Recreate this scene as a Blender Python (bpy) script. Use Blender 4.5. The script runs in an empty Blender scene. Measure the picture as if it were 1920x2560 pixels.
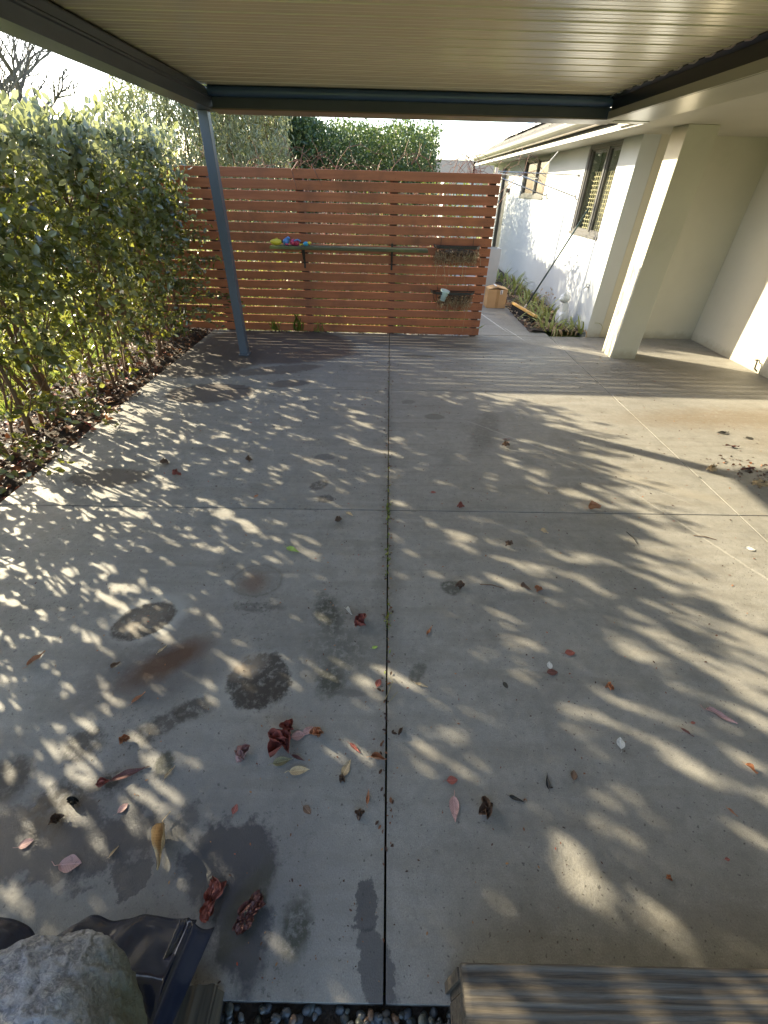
import bpy, math, random
import numpy as np
from mathutils import Vector, Matrix, noise

random.seed(7); RNG = np.random.default_rng(11)
sc = bpy.context.scene
col = sc.collection

# ------------------------------------------------------------------ camera
cam_d = bpy.data.cameras.new('camera'); cam = bpy.data.objects.new('camera', cam_d); col.objects.link(cam)
Rw = Matrix(((0.99970193, 0.02417551, 0.00340497), (0.01187209, -0.60325036, 0.79746351), (0.02133313, -0.79718539, -0.60335757)))
M4 = (Rw @ Matrix(((1, 0, 0), (0, -1, 0), (0, 0, -1)))).to_4x4(); M4.translation = Vector((0, 0, 1.65))
cam.matrix_world = M4
cam_d.sensor_fit = 'HORIZONTAL'; cam_d.sensor_width = 36; cam_d.lens = 1074.74 / 1920 * 36
cam_d.clip_start = 0.02; cam_d.clip_end = 1500
sc.camera = cam

# ------------------------------------------------------------------ light
EL, AZ = 23.4, math.atan2(-0.861, 0.508)
w = bpy.data.worlds.new('World'); sc.world = w; w.use_nodes = True
nt = w.node_tree; nt.nodes.clear()
sky = nt.nodes.new('ShaderNodeTexSky'); sky.sky_type = 'NISHITA'; sky.sun_disc = False
sky.sun_elevation = math.radians(EL); sky.sun_rotation = AZ
sky.air_density = 1.0; sky.dust_density = 1.6; sky.ozone_density = 1.5
bg = nt.nodes.new('ShaderNodeBackground'); bg.inputs[1].default_value = 0.15
wo = nt.nodes.new('ShaderNodeOutputWorld')
nt.links.new(sky.outputs[0], bg.inputs[0]); nt.links.new(bg.outputs[0], wo.inputs[0])
sun_d = bpy.data.lights.new('sun', 'SUN'); sun_d.energy = 4.4; sun_d.angle = math.radians(0.53); sun_d.color = (1.0, 0.875, 0.62)
sun = bpy.data.objects.new('sun', sun_d); col.objects.link(sun)
ce = math.cos(math.radians(EL)); ldir = Vector((0.861 * ce, -0.508 * ce, -math.sin(math.radians(EL))))
sun.rotation_euler = ldir.to_track_quat('-Z', 'Y').to_euler(); sun.location = (-8, 6, 6)
sc.view_settings.view_transform = 'Standard'; sc.view_settings.look = 'None'
sc.view_settings.exposure = 2.2; sc.view_settings.gamma = 1

# ------------------------------------------------------------------ helpers
class MB:
    def __init__(s): s.v = []; s.f = []
    def quad(s, a, b, c, d):
        n = len(s.v); s.v += [tuple(a), tuple(b), tuple(c), tuple(d)]; s.f.append((n, n+1, n+2, n+3)); return s
    def box(s, x0, x1, y0, y1, z0, z1):
        n = len(s.v)
        s.v += [(x0,y0,z0),(x1,y0,z0),(x1,y1,z0),(x0,y1,z0),(x0,y0,z1),(x1,y0,z1),(x1,y1,z1),(x0,y1,z1)]
        s.f += [(n,n+3,n+2,n+1),(n+4,n+5,n+6,n+7),(n,n+1,n+5,n+4),(n+1,n+2,n+6,n+5),(n+2,n+3,n+7,n+6),(n+3,n,n+4,n+7)]; return s
    def tube(s, pts, rad, k=6, cap=True):
        pts = [Vector(p) for p in pts]
        if not hasattr(rad, '__len__'): rad = [rad]*len(pts)
        n0 = len(s.v); up = None
        for i, p in enumerate(pts):
            t = (pts[min(i+1, len(pts)-1)] - pts[max(i-1, 0)]).normalized()
            a = up - t*up.dot(t) if up is not None else (Vector((0,0,1)).cross(t) if abs(t.z) < .95 else Vector((1,0,0)).cross(t))
            if a.length < 1e-5: a = Vector((1,0,0)).cross(t)
            a.normalize(); b = t.cross(a); up = a
            for j in range(k):
                th = 2*math.pi*j/k
                s.v.append(tuple(p + (a*math.cos(th) + b*math.sin(th))*rad[i]))
        for i in range(len(pts)-1):
            for j in range(k):
                s.f.append((n0+i*k+j, n0+i*k+(j+1) % k, n0+(i+1)*k+(j+1) % k, n0+(i+1)*k+j))
        if cap:
            s.f.append(tuple(n0+j for j in reversed(range(k)))); s.f.append(tuple(n0+(len(pts)-1)*k+j for j in range(k)))
        return s
    def prism(s, prof, axis, a0, a1):       # prof: closed 2D list; axis 'x' or 'y'
        n0 = len(s.v); k = len(prof)
        for a in (a0, a1):
            for (u, z) in prof: s.v.append((a, u, z) if axis == 'x' else (u, a, z))
        for j in range(k): s.f.append((n0+j, n0+(j+1) % k, n0+k+(j+1) % k, n0+k+j))
        s.f.append(tuple(n0+j for j in reversed(range(k)))); s.f.append(tuple(n0+k+j for j in range(k))); return s
    def mesh(s, name, mat, smooth=False):
        m = bpy.data.meshes.new(name); m.from_pydata(s.v, [], s.f); m.update()
        if mat: m.materials.append(mat)
        if smooth: m.polygons.foreach_set('use_smooth', [True]*len(m.polygons))
        return m
    def build(s, name, mat, parent=None, smooth=False, bevel=0, kind=None):
        return link(name, s.mesh(name, mat, smooth), parent, bevel, kind)

def link(name, mesh, parent=None, bevel=0, kind=None, label=None):
    o = bpy.data.objects.new(name, mesh); col.objects.link(o)
    if parent is not None:
        o.parent = parent
        off = parent.location.copy(); p = parent.parent
        while p is not None: off = off + p.location*0; p = p.parent
        o.matrix_parent_inverse = world_mat(parent).inverted()
    if bevel:
        b = o.modifiers.new('bevel', 'BEVEL'); b.width = bevel; b.segments = 2; b.limit_method = 'ANGLE'
    if kind: o['kind'] = kind
    if label: o['label'] = label
    return o
def world_mat(o):
    m = Matrix.LocRotScale(o.location, o.rotation_euler, o.scale)
    if o.parent is not None: m = world_mat(o.parent) @ o.matrix_parent_inverse @ m
    return m
def thing(name, label, cat, loc=(0,0,0), group=None):
    o = bpy.data.objects.new(name, None); col.objects.link(o); o.location = loc; o.empty_display_size = .1
    o['label'] = label; o['category'] = cat
    if group: o['group'] = group
    return o
def tag(o, label, cat, group=None):
    o['label'] = label; o['category'] = cat
    if group: o['group'] = group
    return o
def np_mesh(name, V, F, mat, smooth=False):
    """V (N,3); F list of (array (M,k))"""
    m = bpy.data.meshes.new(name); m.vertices.add(len(V)); m.vertices.foreach_set('co', np.ascontiguousarray(V, dtype=np.float32).ravel())
    nl = sum(f.size for f in F); npoly = sum(len(f) for f in F)
    m.loops.add(nl); m.polygons.add(npoly)
    m.loops.foreach_set('vertex_index', np.concatenate([f.ravel() for f in F]).astype(np.int32))
    tot = np.concatenate([np.full(len(f), f.shape[1]) for f in F]); st = np.concatenate([[0], np.cumsum(tot)[:-1]])
    m.polygons.foreach_set('loop_start', st.astype(np.int32)); m.polygons.foreach_set('loop_total', tot.astype(np.int32))
    if smooth: m.polygons.foreach_set('use_smooth', np.ones(npoly, dtype=bool))
    m.update(calc_edges=True)
    if mat: m.materials.append(mat)
    return m
def nrm(a): return a/np.maximum(np.linalg.norm(a, axis=1, keepdims=True), 1e-9)
def leaf_mesh(name, P, D, N, L, W, mat, fold=.18, bend=.12):
    """many leaves as one mesh: base P, direction D, normal N, length L, width W"""
    D = nrm(D); S = nrm(np.cross(D, N)); N = np.cross(S, D); n = len(P); L = L[:, None]; W = W[:, None]
    def pt(u, s, dz): return P + D*L*u + S*W*s*.5 + N*(dz*L)
    V = np.stack([pt(0,0,0), pt(.28,-.86,fold*.6), pt(.28,.86,fold*.6), pt(.66,-.9,fold*.5-bend*.4), pt(.66,.9,fold*.5-bend*.4), pt(1,0,-bend),
                  pt(.45,0,0)], axis=1).reshape(-1, 3)
    i = (np.arange(n)*7)[:, None]
    F3 = np.concatenate([i+np.array([0,6,1]), i+np.array([0,2,6]), i+np.array([6,5,3]), i+np.array([6,4,5]), i+np.array([1,6,3]), i+np.array([6,2,4])])
    return np_mesh(name, V, [F3], mat)
def rand_dirs(n): return nrm(RNG.normal(size=(n, 3)))

# ------------------------------------------------------------------ materials
def newmat(name):
    m = bpy.data.materials.new(name); m.use_nodes = True; t = m.node_tree
    return m, t, t.nodes['Principled BSDF'], t.nodes['Material Output']
def N_(t, ty, **kw):
    n = t.nodes.new(ty)
    for k, v in kw.items(): setattr(n, k, v)
    return n
def ramp(t, fac, stops):
    r = N_(t, 'ShaderNodeValToRGB'); e = r.color_ramp.elements
    while len(e) < len(stops): e.new(.5)
    for i, (p, c) in enumerate(stops): e[i].position = p; e[i].color = (*c, 1)
    t.links.new(fac, r.inputs[0]); return r.outputs[0]
def noise_n(t, vec, scale, detail=4, rough=.55, dist=0):
    n = N_(t, 'ShaderNodeTexNoise'); n.inputs['Scale'].default_value = scale; n.inputs['Detail'].default_value = detail
    n.inputs['Roughness'].default_value = rough; n.inputs['Distortion'].default_value = dist
    if vec is not None: t.links.new(vec, n.inputs['Vector'])
    return n
def mixc(t, fac, a, b, mode='MIX'):
    m = N_(t, 'ShaderNodeMix', data_type='RGBA', blend_type=mode)
    for s, v in ((m.inputs[0], fac), (m.inputs[6], a), (m.inputs[7], b)):
        if isinstance(v, bpy.types.NodeSocket): t.links.new(v, s)
        elif isinstance(v, (int, float)): s.default_value = v
        else: s.default_value = (*v, 1)
    return m.outputs[2]
def mth(t, op, a, b=None, clamp=False):
    m = N_(t, 'ShaderNodeMath', operation=op, use_clamp=clamp)
    for s, v in ((m.inputs[0], a), (m.inputs[1], b)):
        if v is None: continue
        if isinstance(v, bpy.types.NodeSocket): t.links.new(v, s)
        else: s.default_value = v
    return m.outputs[0]
def maprange(t, v, a, b, c=0, d=1):
    m = N_(t, 'ShaderNodeMapRange'); t.links.new(v, m.inputs[0])
    for i, q in enumerate((a, b, c, d)): m.inputs[i+1].default_value = q
    return m.outputs[0]
def bump(t, p, h, strength=.3, dist=.01):
    b = N_(t, 'ShaderNodeBump'); b.inputs['Strength'].default_value = strength; b.inputs['Distance'].default_value = dist
    t.links.new(h, b.inputs['Height']); t.links.new(b.outputs[0], p.inputs['Normal']); return b
def coords(t, scale=(1,1,1), obj=True):
    tc = N_(t, 'ShaderNodeTexCoord'); mp = N_(t, 'ShaderNodeMapping'); mp.inputs['Scale'].default_value = scale
    t.links.new(tc.outputs['Object' if obj else 'Generated'], mp.inputs[0]); return mp.outputs[0]
def simple(name, c1, c2=None, rough=.6, nscale=8, metal=0, bmp=0, bscale=60, stretch=(1,1,1), spec=.5, bdist=.004):
    m, t, p, o = newmat(name); v = coords(t, stretch)
    if c2 is None: c2 = tuple(x*.8 for x in c1)
    n = noise_n(t, v, nscale, 5, .6)
    t.links.new(ramp(t, n.outputs[0], [(.3, c2), (.7, c1)]), p.inputs['Base Color'])
    p.inputs['Roughness'].default_value = rough; p.inputs['Metallic'].default_value = metal
    p.inputs['Specular IOR Level'].default_value = spec
    if 'plaster' in name:
        g = N_(t, 'ShaderNodeNewGeometry'); sp = N_(t, 'ShaderNodeSeparateXYZ'); t.links.new(g.outputs['Position'], sp.inputs[0]); dn = noise_n(t, g.outputs['Position'], 7, 6, .7)
        hgt = mth(t, 'SUBTRACT', sp.outputs[2], mth(t, 'MULTIPLY', dn.outputs[0], .22)); dirt = maprange(t, hgt, .0, -.10, 0, .55)
        sm_ = maprange(t, noise_n(t, g.outputs['Position'], 2.3, 8, .7).outputs[0], .60, .80, 0, .22)
        cc = mixc(t, dirt, ramp(t, n.outputs[0], [(.3, c2), (.7, c1)]), (.22, .19, .13)); cc = mixc(t, sm_, cc, (.30, .28, .2)); t.links.new(cc, p.inputs['Base Color'])
    if bmp:
        b = noise_n(t, v, bscale, 5, .6); bump(t, p, b.outputs[0], bmp, bdist)
    return m
def leafmat(name, stops, under=None, rough=.4, trans=.35, tcol=None, spec=.5):
    """leaf: colour differs leaf by leaf, paler underside, lets light through"""
    m, t, p, o = newmat(name); g = N_(t, 'ShaderNodeNewGeometry')
    c = ramp(t, g.outputs['Random Per Island'], stops)
    if under:
        c2 = mixc(t, .75, c, under); c = mixc(t, g.outputs['Backfacing'], c, c2)
    t.links.new(c, p.inputs['Base Color']); p.inputs['Roughness'].default_value = rough; p.inputs['Specular IOR Level'].default_value = spec
    tr = N_(t, 'ShaderNodeBsdfTranslucent')
    if tcol: t.links.new(mixc(t, .7, c, tcol), tr.inputs[0])
    else: t.links.new(c, tr.inputs[0])
    mx = N_(t, 'ShaderNodeMixShader'); mx.inputs[0].default_value = trans
    t.links.new(p.outputs[0], mx.inputs[1]); t.links.new(tr.outputs[0], mx.inputs[2]); t.links.new(mx.outputs[0], o.inputs[0])
    return m

def concrete_mat():
    m, t, p, o = newmat('brushed_concrete')
    g = N_(t, 'ShaderNodeNewGeometry'); P = g.outputs['Position']
    big = noise_n(t, P, .9, 5, .6); mid = noise_n(t, P, 5, 6, .65); fine = noise_n(t, P, 260, 3, .7); spk = noise_n(t, P, 75, 2, .5)
    oi = N_(t, 'ShaderNodeObjectInfo')
    c = ramp(t, big.outputs[0], [(.3, (.238, .225, .20)), (.7, (.335, .315, .28))])
    c = mixc(t, mth(t, 'MULTIPLY', mid.outputs[0], .55), c, (.38, .372, .345))
    c = mixc(t, maprange(t, mid.outputs[0], .50, .70, 0, .5), c, (.13, .12, .10))
    c = mixc(t, maprange(t, fine.outputs[0], .30, .72, 0, .55), c, (.10, .095, .085))
    c = mixc(t, maprange(t, spk.outputs[0], .66, .72, 0, .8), c, (.05, .045, .04))
    # streaks left by sweeping and water, running across the slabs
    mp = N_(t, 'ShaderNodeMapping'); mp.inputs['Scale'].default_value = (.8, 7, 1); t.links.new(P, mp.inputs[0])
    st = noise_n(t, mp.outputs[0], 1.6, 5, .6, .6)
    c = mixc(t, maprange(t, st.outputs[0], .47, .70, 0, .42), c, (.15, .13, .10))
    sc2 = noise_n(t, P, 22, 7, .75); c = mixc(t, maprange(t, sc2.outputs[0], .40, .66, 0, .38), c, (.13, .125, .115)); c = mixc(t, maprange(t, sc2.outputs[0], .62, .75, 0, .5), c, (.40, .39, .36))
    # stains, each with a place, size and outline of its own
    wob = noise_n(t, P, 11, 7, .68); wv = N_(t, 'ShaderNodeVectorMath', operation='SUBTRACT'); t.links.new(wob.outputs['Color'], wv.inputs[0]); wv.inputs[1].default_value = (.5,.5,.5)
    grain = noise_n(t, P, 34, 6, .7)
    w2 = noise_n(t, P, 55, 5, .7); s2 = N_(t, 'ShaderNodeVectorMath', operation='MULTIPLY_ADD'); t.links.new(w2.outputs['Color'], s2.inputs[0]); s2.inputs[1].default_value = (.03,.03,.03); t.links.new(P, s2.inputs[2]); s3 = N_(t, 'ShaderNodeVectorMath', operation='SUBTRACT'); t.links.new(s2.outputs[0], s3.inputs[0]); s3.inputs[1].default_value = (.015,.015,.015); P2 = s3.outputs[0]
    rough = None
    def stain(c, x, y, rx, ry, rot, colr, amt, edge=.2, wobble=.06, break_=0, ring=0):
        sc_ = N_(t, 'ShaderNodeVectorMath', operation='SCALE'); t.links.new(wv.outputs[0], sc_.inputs[0]); sc_.inputs['Scale'].default_value = wobble
        ad = N_(t, 'ShaderNodeVectorMath', operation='ADD'); t.links.new(P2, ad.inputs[0]); t.links.new(sc_.outputs[0], ad.inputs[1])
        mp = N_(t, 'ShaderNodeMapping', vector_type='TEXTURE'); t.links.new(ad.outputs[0], mp.inputs[0])
        mp.inputs['Location'].default_value = (x, y, 0); mp.inputs['Rotation'].default_value = (0, 0, math.radians(rot)); mp.inputs['Scale'].default_value = (rx, ry, 50)
        ln = N_(t, 'ShaderNodeVectorMath', operation='LENGTH'); t.links.new(mp.outputs[0], ln.inputs[0])
        f = maprange(t, ln.outputs['Value'], 1+edge*.5, 1-edge*.5, 0, 1)
        if ring:
            f2 = maprange(t, ln.outputs['Value'], 1-ring*1.4, 1-ring, .0, 1)
            f = mth(t, 'MULTIPLY', f, f2)
        if break_:
            f = mth(t, 'MULTIPLY', f, maprange(t, grain.outputs[0], .40-(1-break_)*.25, .48+.06*break_, 0, 1))
        return mixc(t, mth(t, 'MULTIPLY', f, amt), c, colr), f
    DK = (.022, .017, .014); WET = (.03, .032, .04); BR = (.10, .045, .02); MOSS = (.03, .032, .02)
    ST = [(-.95,.45,.55,.28,0,(.09,.09,.10),.55,1.2,.3,0,0), (-.4,.3,.25,.2,0,(.09,.09,.10),.5,1.2,.3,0,0), (-1.0,1.18,.32,.2,35,(.13,.12,.11),.6,1,.15,.2,0), (-.35,1.2,.28,.3,0,(.13,.125,.115),.45,1.2,.2,.3,0), (-1.09,1.31,.175,.135,32,(.31,.30,.27),.8,.3,.05,0,0), (-1.107,1.29,.140,.10,32,DK,.93,.14,.04,.25,0), (-1.107,1.305,.11,.075,32,(.20,.165,.13),.6,.9,.1,.9,0), (-1.13,1.235,.05,.03,10,(.24,.2,.15),.5,.9,.1,.5,0),
          (-.645,1.567,.135,.115,0,(.10,.09,.075),.35,.3,.05,.5,0), (-.645,1.567,.135,.115,0,(.10,.09,.075),.45,.1,.03,0,.08), (-.66,1.555,.07,.07,20,(.12,.07,.045),.7,.9,.08,0,0),
          (-.496,.995,.15,.13,0,(.30,.29,.26),.6,.5,.05,0,.0), (-.496,.995,.132,.118,10,DK,.9,.14,.16,.45,0), (-.48,.95,.10,.07,10,DK,.7,.6,.12,.3,0), (-.56,1.06,.07,.05,30,(.28,.22,.16),.6,.9,.08,.4,0),
          (-.85,1.0,.2,.10,30,(.07,.065,.065),.75,1,.1,0,0), (-1.06,1.0,.2,.1,40,(.09,.08,.075),.6,1,.1,.3,0), (-.913,1.077,.17,.065,38,(.065,.028,.014),.97,.9,.08,0,0),
          (-.824,.80,.085,.045,35,DK,.75,.6,.14,.6,0), (-.735,.865,.08,.04,10,DK,.8,.6,.14,.5,0), (-1.075,.73,.07,.055,0,DK,.75,.5,.1,.7,0),
          (-1.03,.43,.34,.10,0,WET,.9,.28,.34,0,0), (-.80,.46,.09,.12,-20,WET,.9,.3,.3,0,0), (-.72,.36,.04,.05,0,WET,.85,.12,.2,0,0), (-.44,.40,.13,.11,0,WET,.9,.28,.28,0,0), (-.37,.26,.07,.13,25,WET,.85,.4,.22,0,0),
          (-.36,.29,.045,.12,-25,MOSS,.6,.5,.05,.4,0),
          (-.02,.30,.036,.05,0,WET,.75,.15,.14,0,0), (.01,.18,.045,.09,20,WET,.7,.15,.12,0,0), (-1.27,.60,.09,.075,0,DK,.8,.4,.08,.2,0),
          (-1.4,5.7,1.0,.75,-8,(.075,.055,.045),.85,.12,.25,0,0), (-2.1,5.05,.62,.6,30,(.07,.055,.045),.85,.15,.3,0,0), (-1.72,4.05,.42,.25,10,(.075,.058,.048),.85,.1,.2,0,0),
          (-1.2,4.75,.5,.13,20,(.09,.07,.055),.7,.2,.2,0,0), (-.8,5.35,.5,.16,12,(.11,.075,.055),.6,.3,.2,0,0), (-1.0,4.35,.22,.1,15,(.085,.07,.058),.8,.15,.12,0,0),
          (-1.9,2.5,.28,.12,5,(.075,.06,.05),.85,.15,.14,0,0), (-.455,2.858,.08,.045,0,(.08,.075,.07),.7,.2,.05,.2,0), (-.44,2.47,.07,.05,40,DK,.7,.3,.08,.6,0),
          (-.38,2.31,.055,.045,0,DK,.7,.3,.06,.5,0), (.367,1.55,.05,.05,0,MOSS,.75,.4,.06,.7,0), (.17,1.05,.03,.05,-30,MOSS,.6,.5,.07,.5,0),
          (-.25,1.365,.06,.12,20,MOSS,.85,.8,.1,.7,0), (-.2,1.0,.05,.07,0,MOSS,.8,.7,.08,.6,0), (-.12,.956,.07,.02,0,(.09,.085,.08),.5,.4,.06,0,0), (-.16,1.15,.12,.14,0,MOSS,.5,1.4,.2,.8,0),
          (3.2,3.75,.95,.2,4,(.15,.105,.06),.6,.9,.3,.5,0), (3.6,3.3,.5,.3,20,(.15,.11,.07),.5,.9,.3,.5,0), (3.3,4.9,.9,.5,0,(.14,.12,.09),.6,.8,.3,.3,0),
          (-.21,.26,.04,.06,0,MOSS,.85,.8,.08,.8,0), (-1.05,.52,.09,.08,20,DK,.9,.7,.12,.9,0), (-.92,.60,.05,.04,0,DK,.9,.7,.1,.9,0),
          (-.59,1.39,.13,.03,0,DK,.5,.6,.06,.6,0), (-.753,.67,.03,.045,0,MOSS,.85,.4,.06,.4,0), (-.62,.5,.03,.06,0,WET,.6,.3,.16,.3,0),
          (.87,3.4,.10,.42,-18,(.09,.08,.065),.6,.7,.2,.6,0), (1.04,5.75,.5,.12,0,(.06,.055,.05),.6,.4,.15,.3,0), (.8,5.95,1.2,.2,3,(.10,.085,.07),.6,.5,.2,0,0),
          (.45,3.63,.09,.06,0,(.11,.10,.08),.7,.2,.05,0,0), (.22,3.95,.07,.05,0,(.12,.11,.09),.6,.2,.05,0,0), (.4,5.36,.2,.06,0,MOSS,.6,.4,.06,.4,0),
          (.5,.55,.16,.02,10,MOSS,.0,.4,.06,.4,0), (1.9,2.6,.5,.06,-28,(.30,.27,.22),.4,.8,.1,0,0), (.035,1.6,.05,.8,0,(.12,.11,.09),.55,1.2,.1,.5,0), (.035,3.2,.04,1.2,0,(.12,.11,.09),.4,1.2,.1,.5,0),
          (1.6,5.2,.5,.3,20,(.32,.31,.27),.5,1,.3,.3,0), (2.0,7.3,.25,.6,0,(.12,.10,.08),.5,.8,.2,.4,0), (1.62,7.35,.012,.75,10,(.50,.49,.45),.9,.3,.02,0,0), (1.83,6.5,.009,.35,12,(.48,.47,.43),.7,.3,.02,0,0), (2.05,1.75,.008,.75,24,(.42,.40,.35),.5,.6,.03,.2,0), (1.35,3.0,.010,.9,48,(.40,.38,.34),.4,.6,.04,.2,0), (.9,5.3,1.6,.02,8,(.38,.37,.34),.5,.6,.05,.3,0)]
    dm = noise_n(t, P, 2.6, 4, .6); fr = noise_n(t, P, 48, 6, .75); sx = N_(t, 'ShaderNodeSeparateXYZ'); t.links.new(P, sx.inputs[0])
    zone = mth(t, 'MULTIPLY', maprange(t, dm.outputs[0], .48, .60, 0, 1), maprange(t, sx.outputs[0], .5, -.4, .25, 1))
    c = mixc(t, mth(t, 'MULTIPLY', mth(t, 'MULTIPLY', zone, maprange(t, fr.outputs[0], .55, .63, 0, 1)), .75), c, (.05, .045, .035))
    wet = None
    for s in ST:
        c, f = stain(c, *s)
        if s[5] is WET: wet = f if wet is None else mth(t, 'MAXIMUM', wet, f)
    t.links.new(c, p.inputs['Base Color'])
    t.links.new(maprange(t, wet, 0, 1, .62, .34), p.inputs['Roughness']); p.inputs['Specular IOR Level'].default_value = .4
    # broom texture
    mp2 = N_(t, 'ShaderNodeMapping'); mp2.inputs['Scale'].default_value = (1, .35, 1); t.links.new(P, mp2.inputs[0])
    br = noise_n(t, mp2.outputs[0], 330, 3, .7); hh = mth(t, 'ADD', mth(t, 'MULTIPLY', br.outputs[0], .8), mth(t, 'MULTIPLY', grain.outputs[0], .8))
    bump(t, p, hh, .7, .004)
    return m

def wood_mat(name, c1, c2, axis=0, rough=.55, gs=30, dirt=None):
    m, t, p, o = newmat(name); s = [14, 14, 14]; s[axis] = .8; v = coords(t, tuple(s))
    oi = N_(t, 'ShaderNodeObjectInfo')
    ad = N_(t, 'ShaderNodeVectorMath', operation='ADD'); t.links.new(v, ad.inputs[0])
    cb = N_(t, 'ShaderNodeCombineXYZ'); t.links.new(mth(t, 'MULTIPLY', oi.outputs['Random'], 40), cb.inputs[0]); t.links.new(cb.outputs[0], ad.inputs[1])
    n = noise_n(t, ad.outputs[0], gs/14, 6, .65, .4)
    c = ramp(t, n.outputs[0], [(.25, c2), (.75, c1)])
    c = mixc(t, mth(t, 'MULTIPLY', oi.outputs['Random'], .35), c, tuple(x*.55 for x in c1))
    pos = N_(t, 'ShaderNodeNewGeometry'); bl = noise_n(t, pos.outputs['Position'], 2.2, 5, .6)
    if dirt: c = mixc(t, maprange(t, bl.outputs[0], .5, .72, 0, .75), c, dirt)
    t.links.new(c, p.inputs['Base Color']); p.inputs['Roughness'].default_value = rough
    bump(t, p, n.outputs[0], .35, .004)
    return m

M = {}
M['concrete'] = concrete_mat()
M['slat'] = wood_mat('stained_timber', (.50, .17, .068), (.31, .088, .036), 0, .5, 26, (.16, .06, .03))
M['fpost'] = wood_mat('stained_post', (.10, .035, .018), (.07, .025, .014), 2)
M['oldwood'] = wood_mat('mossy_board', (.14, .14, .07), (.07, .075, .035), 0, .8, 30, (.26, .27, .07))
M['steel_blue'] = simple('dark_blue_grey_steel', (.095, .115, .15), (.08, .095, .125), .38, 3, 0, .05, 300)
M['beam'] = simple('bronze_grey_beam', (.075, .088, .11), (.06, .07, .088), .33, 4, .25, .03, 200)
M['beamdark'] = simple('black_gutter_metal', (.012, .013, .018), None, .28, 4)
M['gutter_bluelit'] = simple('bluelit_rolled_gutter', (.045, .08, .17), (.04, .07, .14), .3, 4)  # blue-lit highlight of the rolled gutter put into its base colour
M['lip'] = simple('grey_lip_metal', (.24, .21, .165), (.19, .165, .13), .3, 6, .3)
def ceil_mat():
    m, t, p, o = newmat('satin_tan_sheet'); v = coords(t, (2, 14, 1)); n = noise_n(t, v, 3, 5, .6); g = N_(t, 'ShaderNodeNewGeometry'); b = noise_n(t, g.outputs['Position'], 1.1, 3)
    t.links.new(ramp(t, b.outputs[0], [(.3, (.68, .595, .45)), (.7, (.73, .64, .485))]), p.inputs['Base Color'])
    p.inputs['Roughness'].default_value = .27; p.inputs['Metallic'].default_value = .15
    bump(t, p, b.outputs[0], .15, .02)
    return m
M['ceil'] = ceil_mat()
M['fascia'] = simple('cream_metal_fascia', (.42, .40, .33), (.36, .34, .28), .3, 3, .3, .05, 6, (1, .3, 1))
M['plaster'] = simple('cream_plaster', (.50, .475, .395), (.455, .43, .355), .75, 1.3, 0, .35, 140, (1,1,1), .3, .003)
M['wall_skylit'] = simple('skylit_plaster', (.47, .49, .50), (.43, .45, .46), .75, 1.3, 0, .35, 140, (1,1,1), .3, .003)  # plaster copy for the far wall, skylight's bluer white put into its colour
M['soffit'] = simple('cream_soffit', (.46, .44, .365), (.42, .40, .33), .65, 1.5)
M['whiteboard'] = simple('white_fascia_board', (.55, .54, .50), (.42, .42, .39), .5, 9)
M['eave_gutter'] = simple('grey_eave_gutter', (.13, .12, .10), (.10, .095, .08), .35, 5)
M['black'] = simple('black_plastic', (.012, .012, .013), None, .45)
M['frame'] = simple('grey_aluminium_frame', (.13, .125, .12), (.10, .098, .095), .35, 6)
def glass_mat():
    m, t, p, o = newmat('window_glass'); gl = N_(t, 'ShaderNodeBsdfGlossy'); gl.inputs['Roughness'].default_value = .02; tr = N_(t, 'ShaderNodeBsdfTransparent'); tr.inputs[0].default_value = (.8, .8, .78, 1)
    fr = N_(t, 'ShaderNodeLayerWeight'); fr.inputs[0].default_value = .35; mx = N_(t, 'ShaderNodeMixShader')
    t.links.new(mth(t, 'MULTIPLY', mth(t, 'POWER', fr.outputs['Facing'], 1.5), .45, True), mx.inputs[0]); t.links.new(tr.outputs[0], mx.inputs[1]); t.links.new(gl.outputs[0], mx.inputs[2]); t.links.new(mx.outputs[0], o.inputs[0]); return m
M['glass'] = glass_mat()
M['room'] = simple('dim_room_backing', (.26, .26, .24), (.2, .2, .19), .9)
M['grid_reflection'] = simple('cream_grid_reflection', (.85, .82, .55), None, .6)
M['tile'] = simple('roof_tile', (.10, .095, .075), (.055, .05, .045), .8, 14, 0, .5, 60)
M['panel'] = simple('solar_panel_glass', (.02, .03, .045), None, .12, 4)
M['alu'] = simple('brushed_aluminium', (.6, .6, .6), (.5, .5, .5), .3, 30, .8)
M['bristle'] = simple('black_bristle', (.012, .011, .01), None, .8)
M['broomwood'] = wood_mat('varnished_yellow_wood', (.80, .47, .13), (.66, .36, .09), 0, .4, 20)
M['handle'] = simple('dark_green_handle', (.03, .055, .055), None, .35)
M['card'] = simple('brown_cardboard', (.50, .31, .15), (.44, .27, .13), .8, 5, 0, .2, 60)
M['tape'] = simple('brown_parcel_tape', (.42, .24, .10), None, .3)
M['paper'] = simple('white_paper', (.8, .8, .8), None, .7)
M['planter'] = simple('pale_grey_planter', (.45, .46, .47), (.36, .37, .38), .7, 3)
M['ceramic'] = simple('weathered_white_ceramic', (.66, .67, .68), (.45, .46, .45), .5, 8, 0, .2, 40)
M['iron'] = simple('black_iron', (.015, .015, .015), (.03, .02, .015), .5, 40)
M['coir'] = simple('dry_coir', (.15, .095, .05), (.05, .032, .02), .95, 30, 0, .8, 80)
M['pot'] = simple('pale_aqua_pot', (.62, .80, .80), None, .4)
M['yellow'] = simple('yellow_rubber', (.75, .60, .05), None, .4, 12)
M['blue'] = simple('blue_rubber', (.10, .26, .55), (.07, .18, .42), .45, 12)
M['pink'] = simple('crimson_rubber', (.60, .06, .15), (.45, .04, .1), .45, 12)
M['cyan'] = simple('cyan_rubber', (.07, .42, .65), None, .4, 12)
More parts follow.
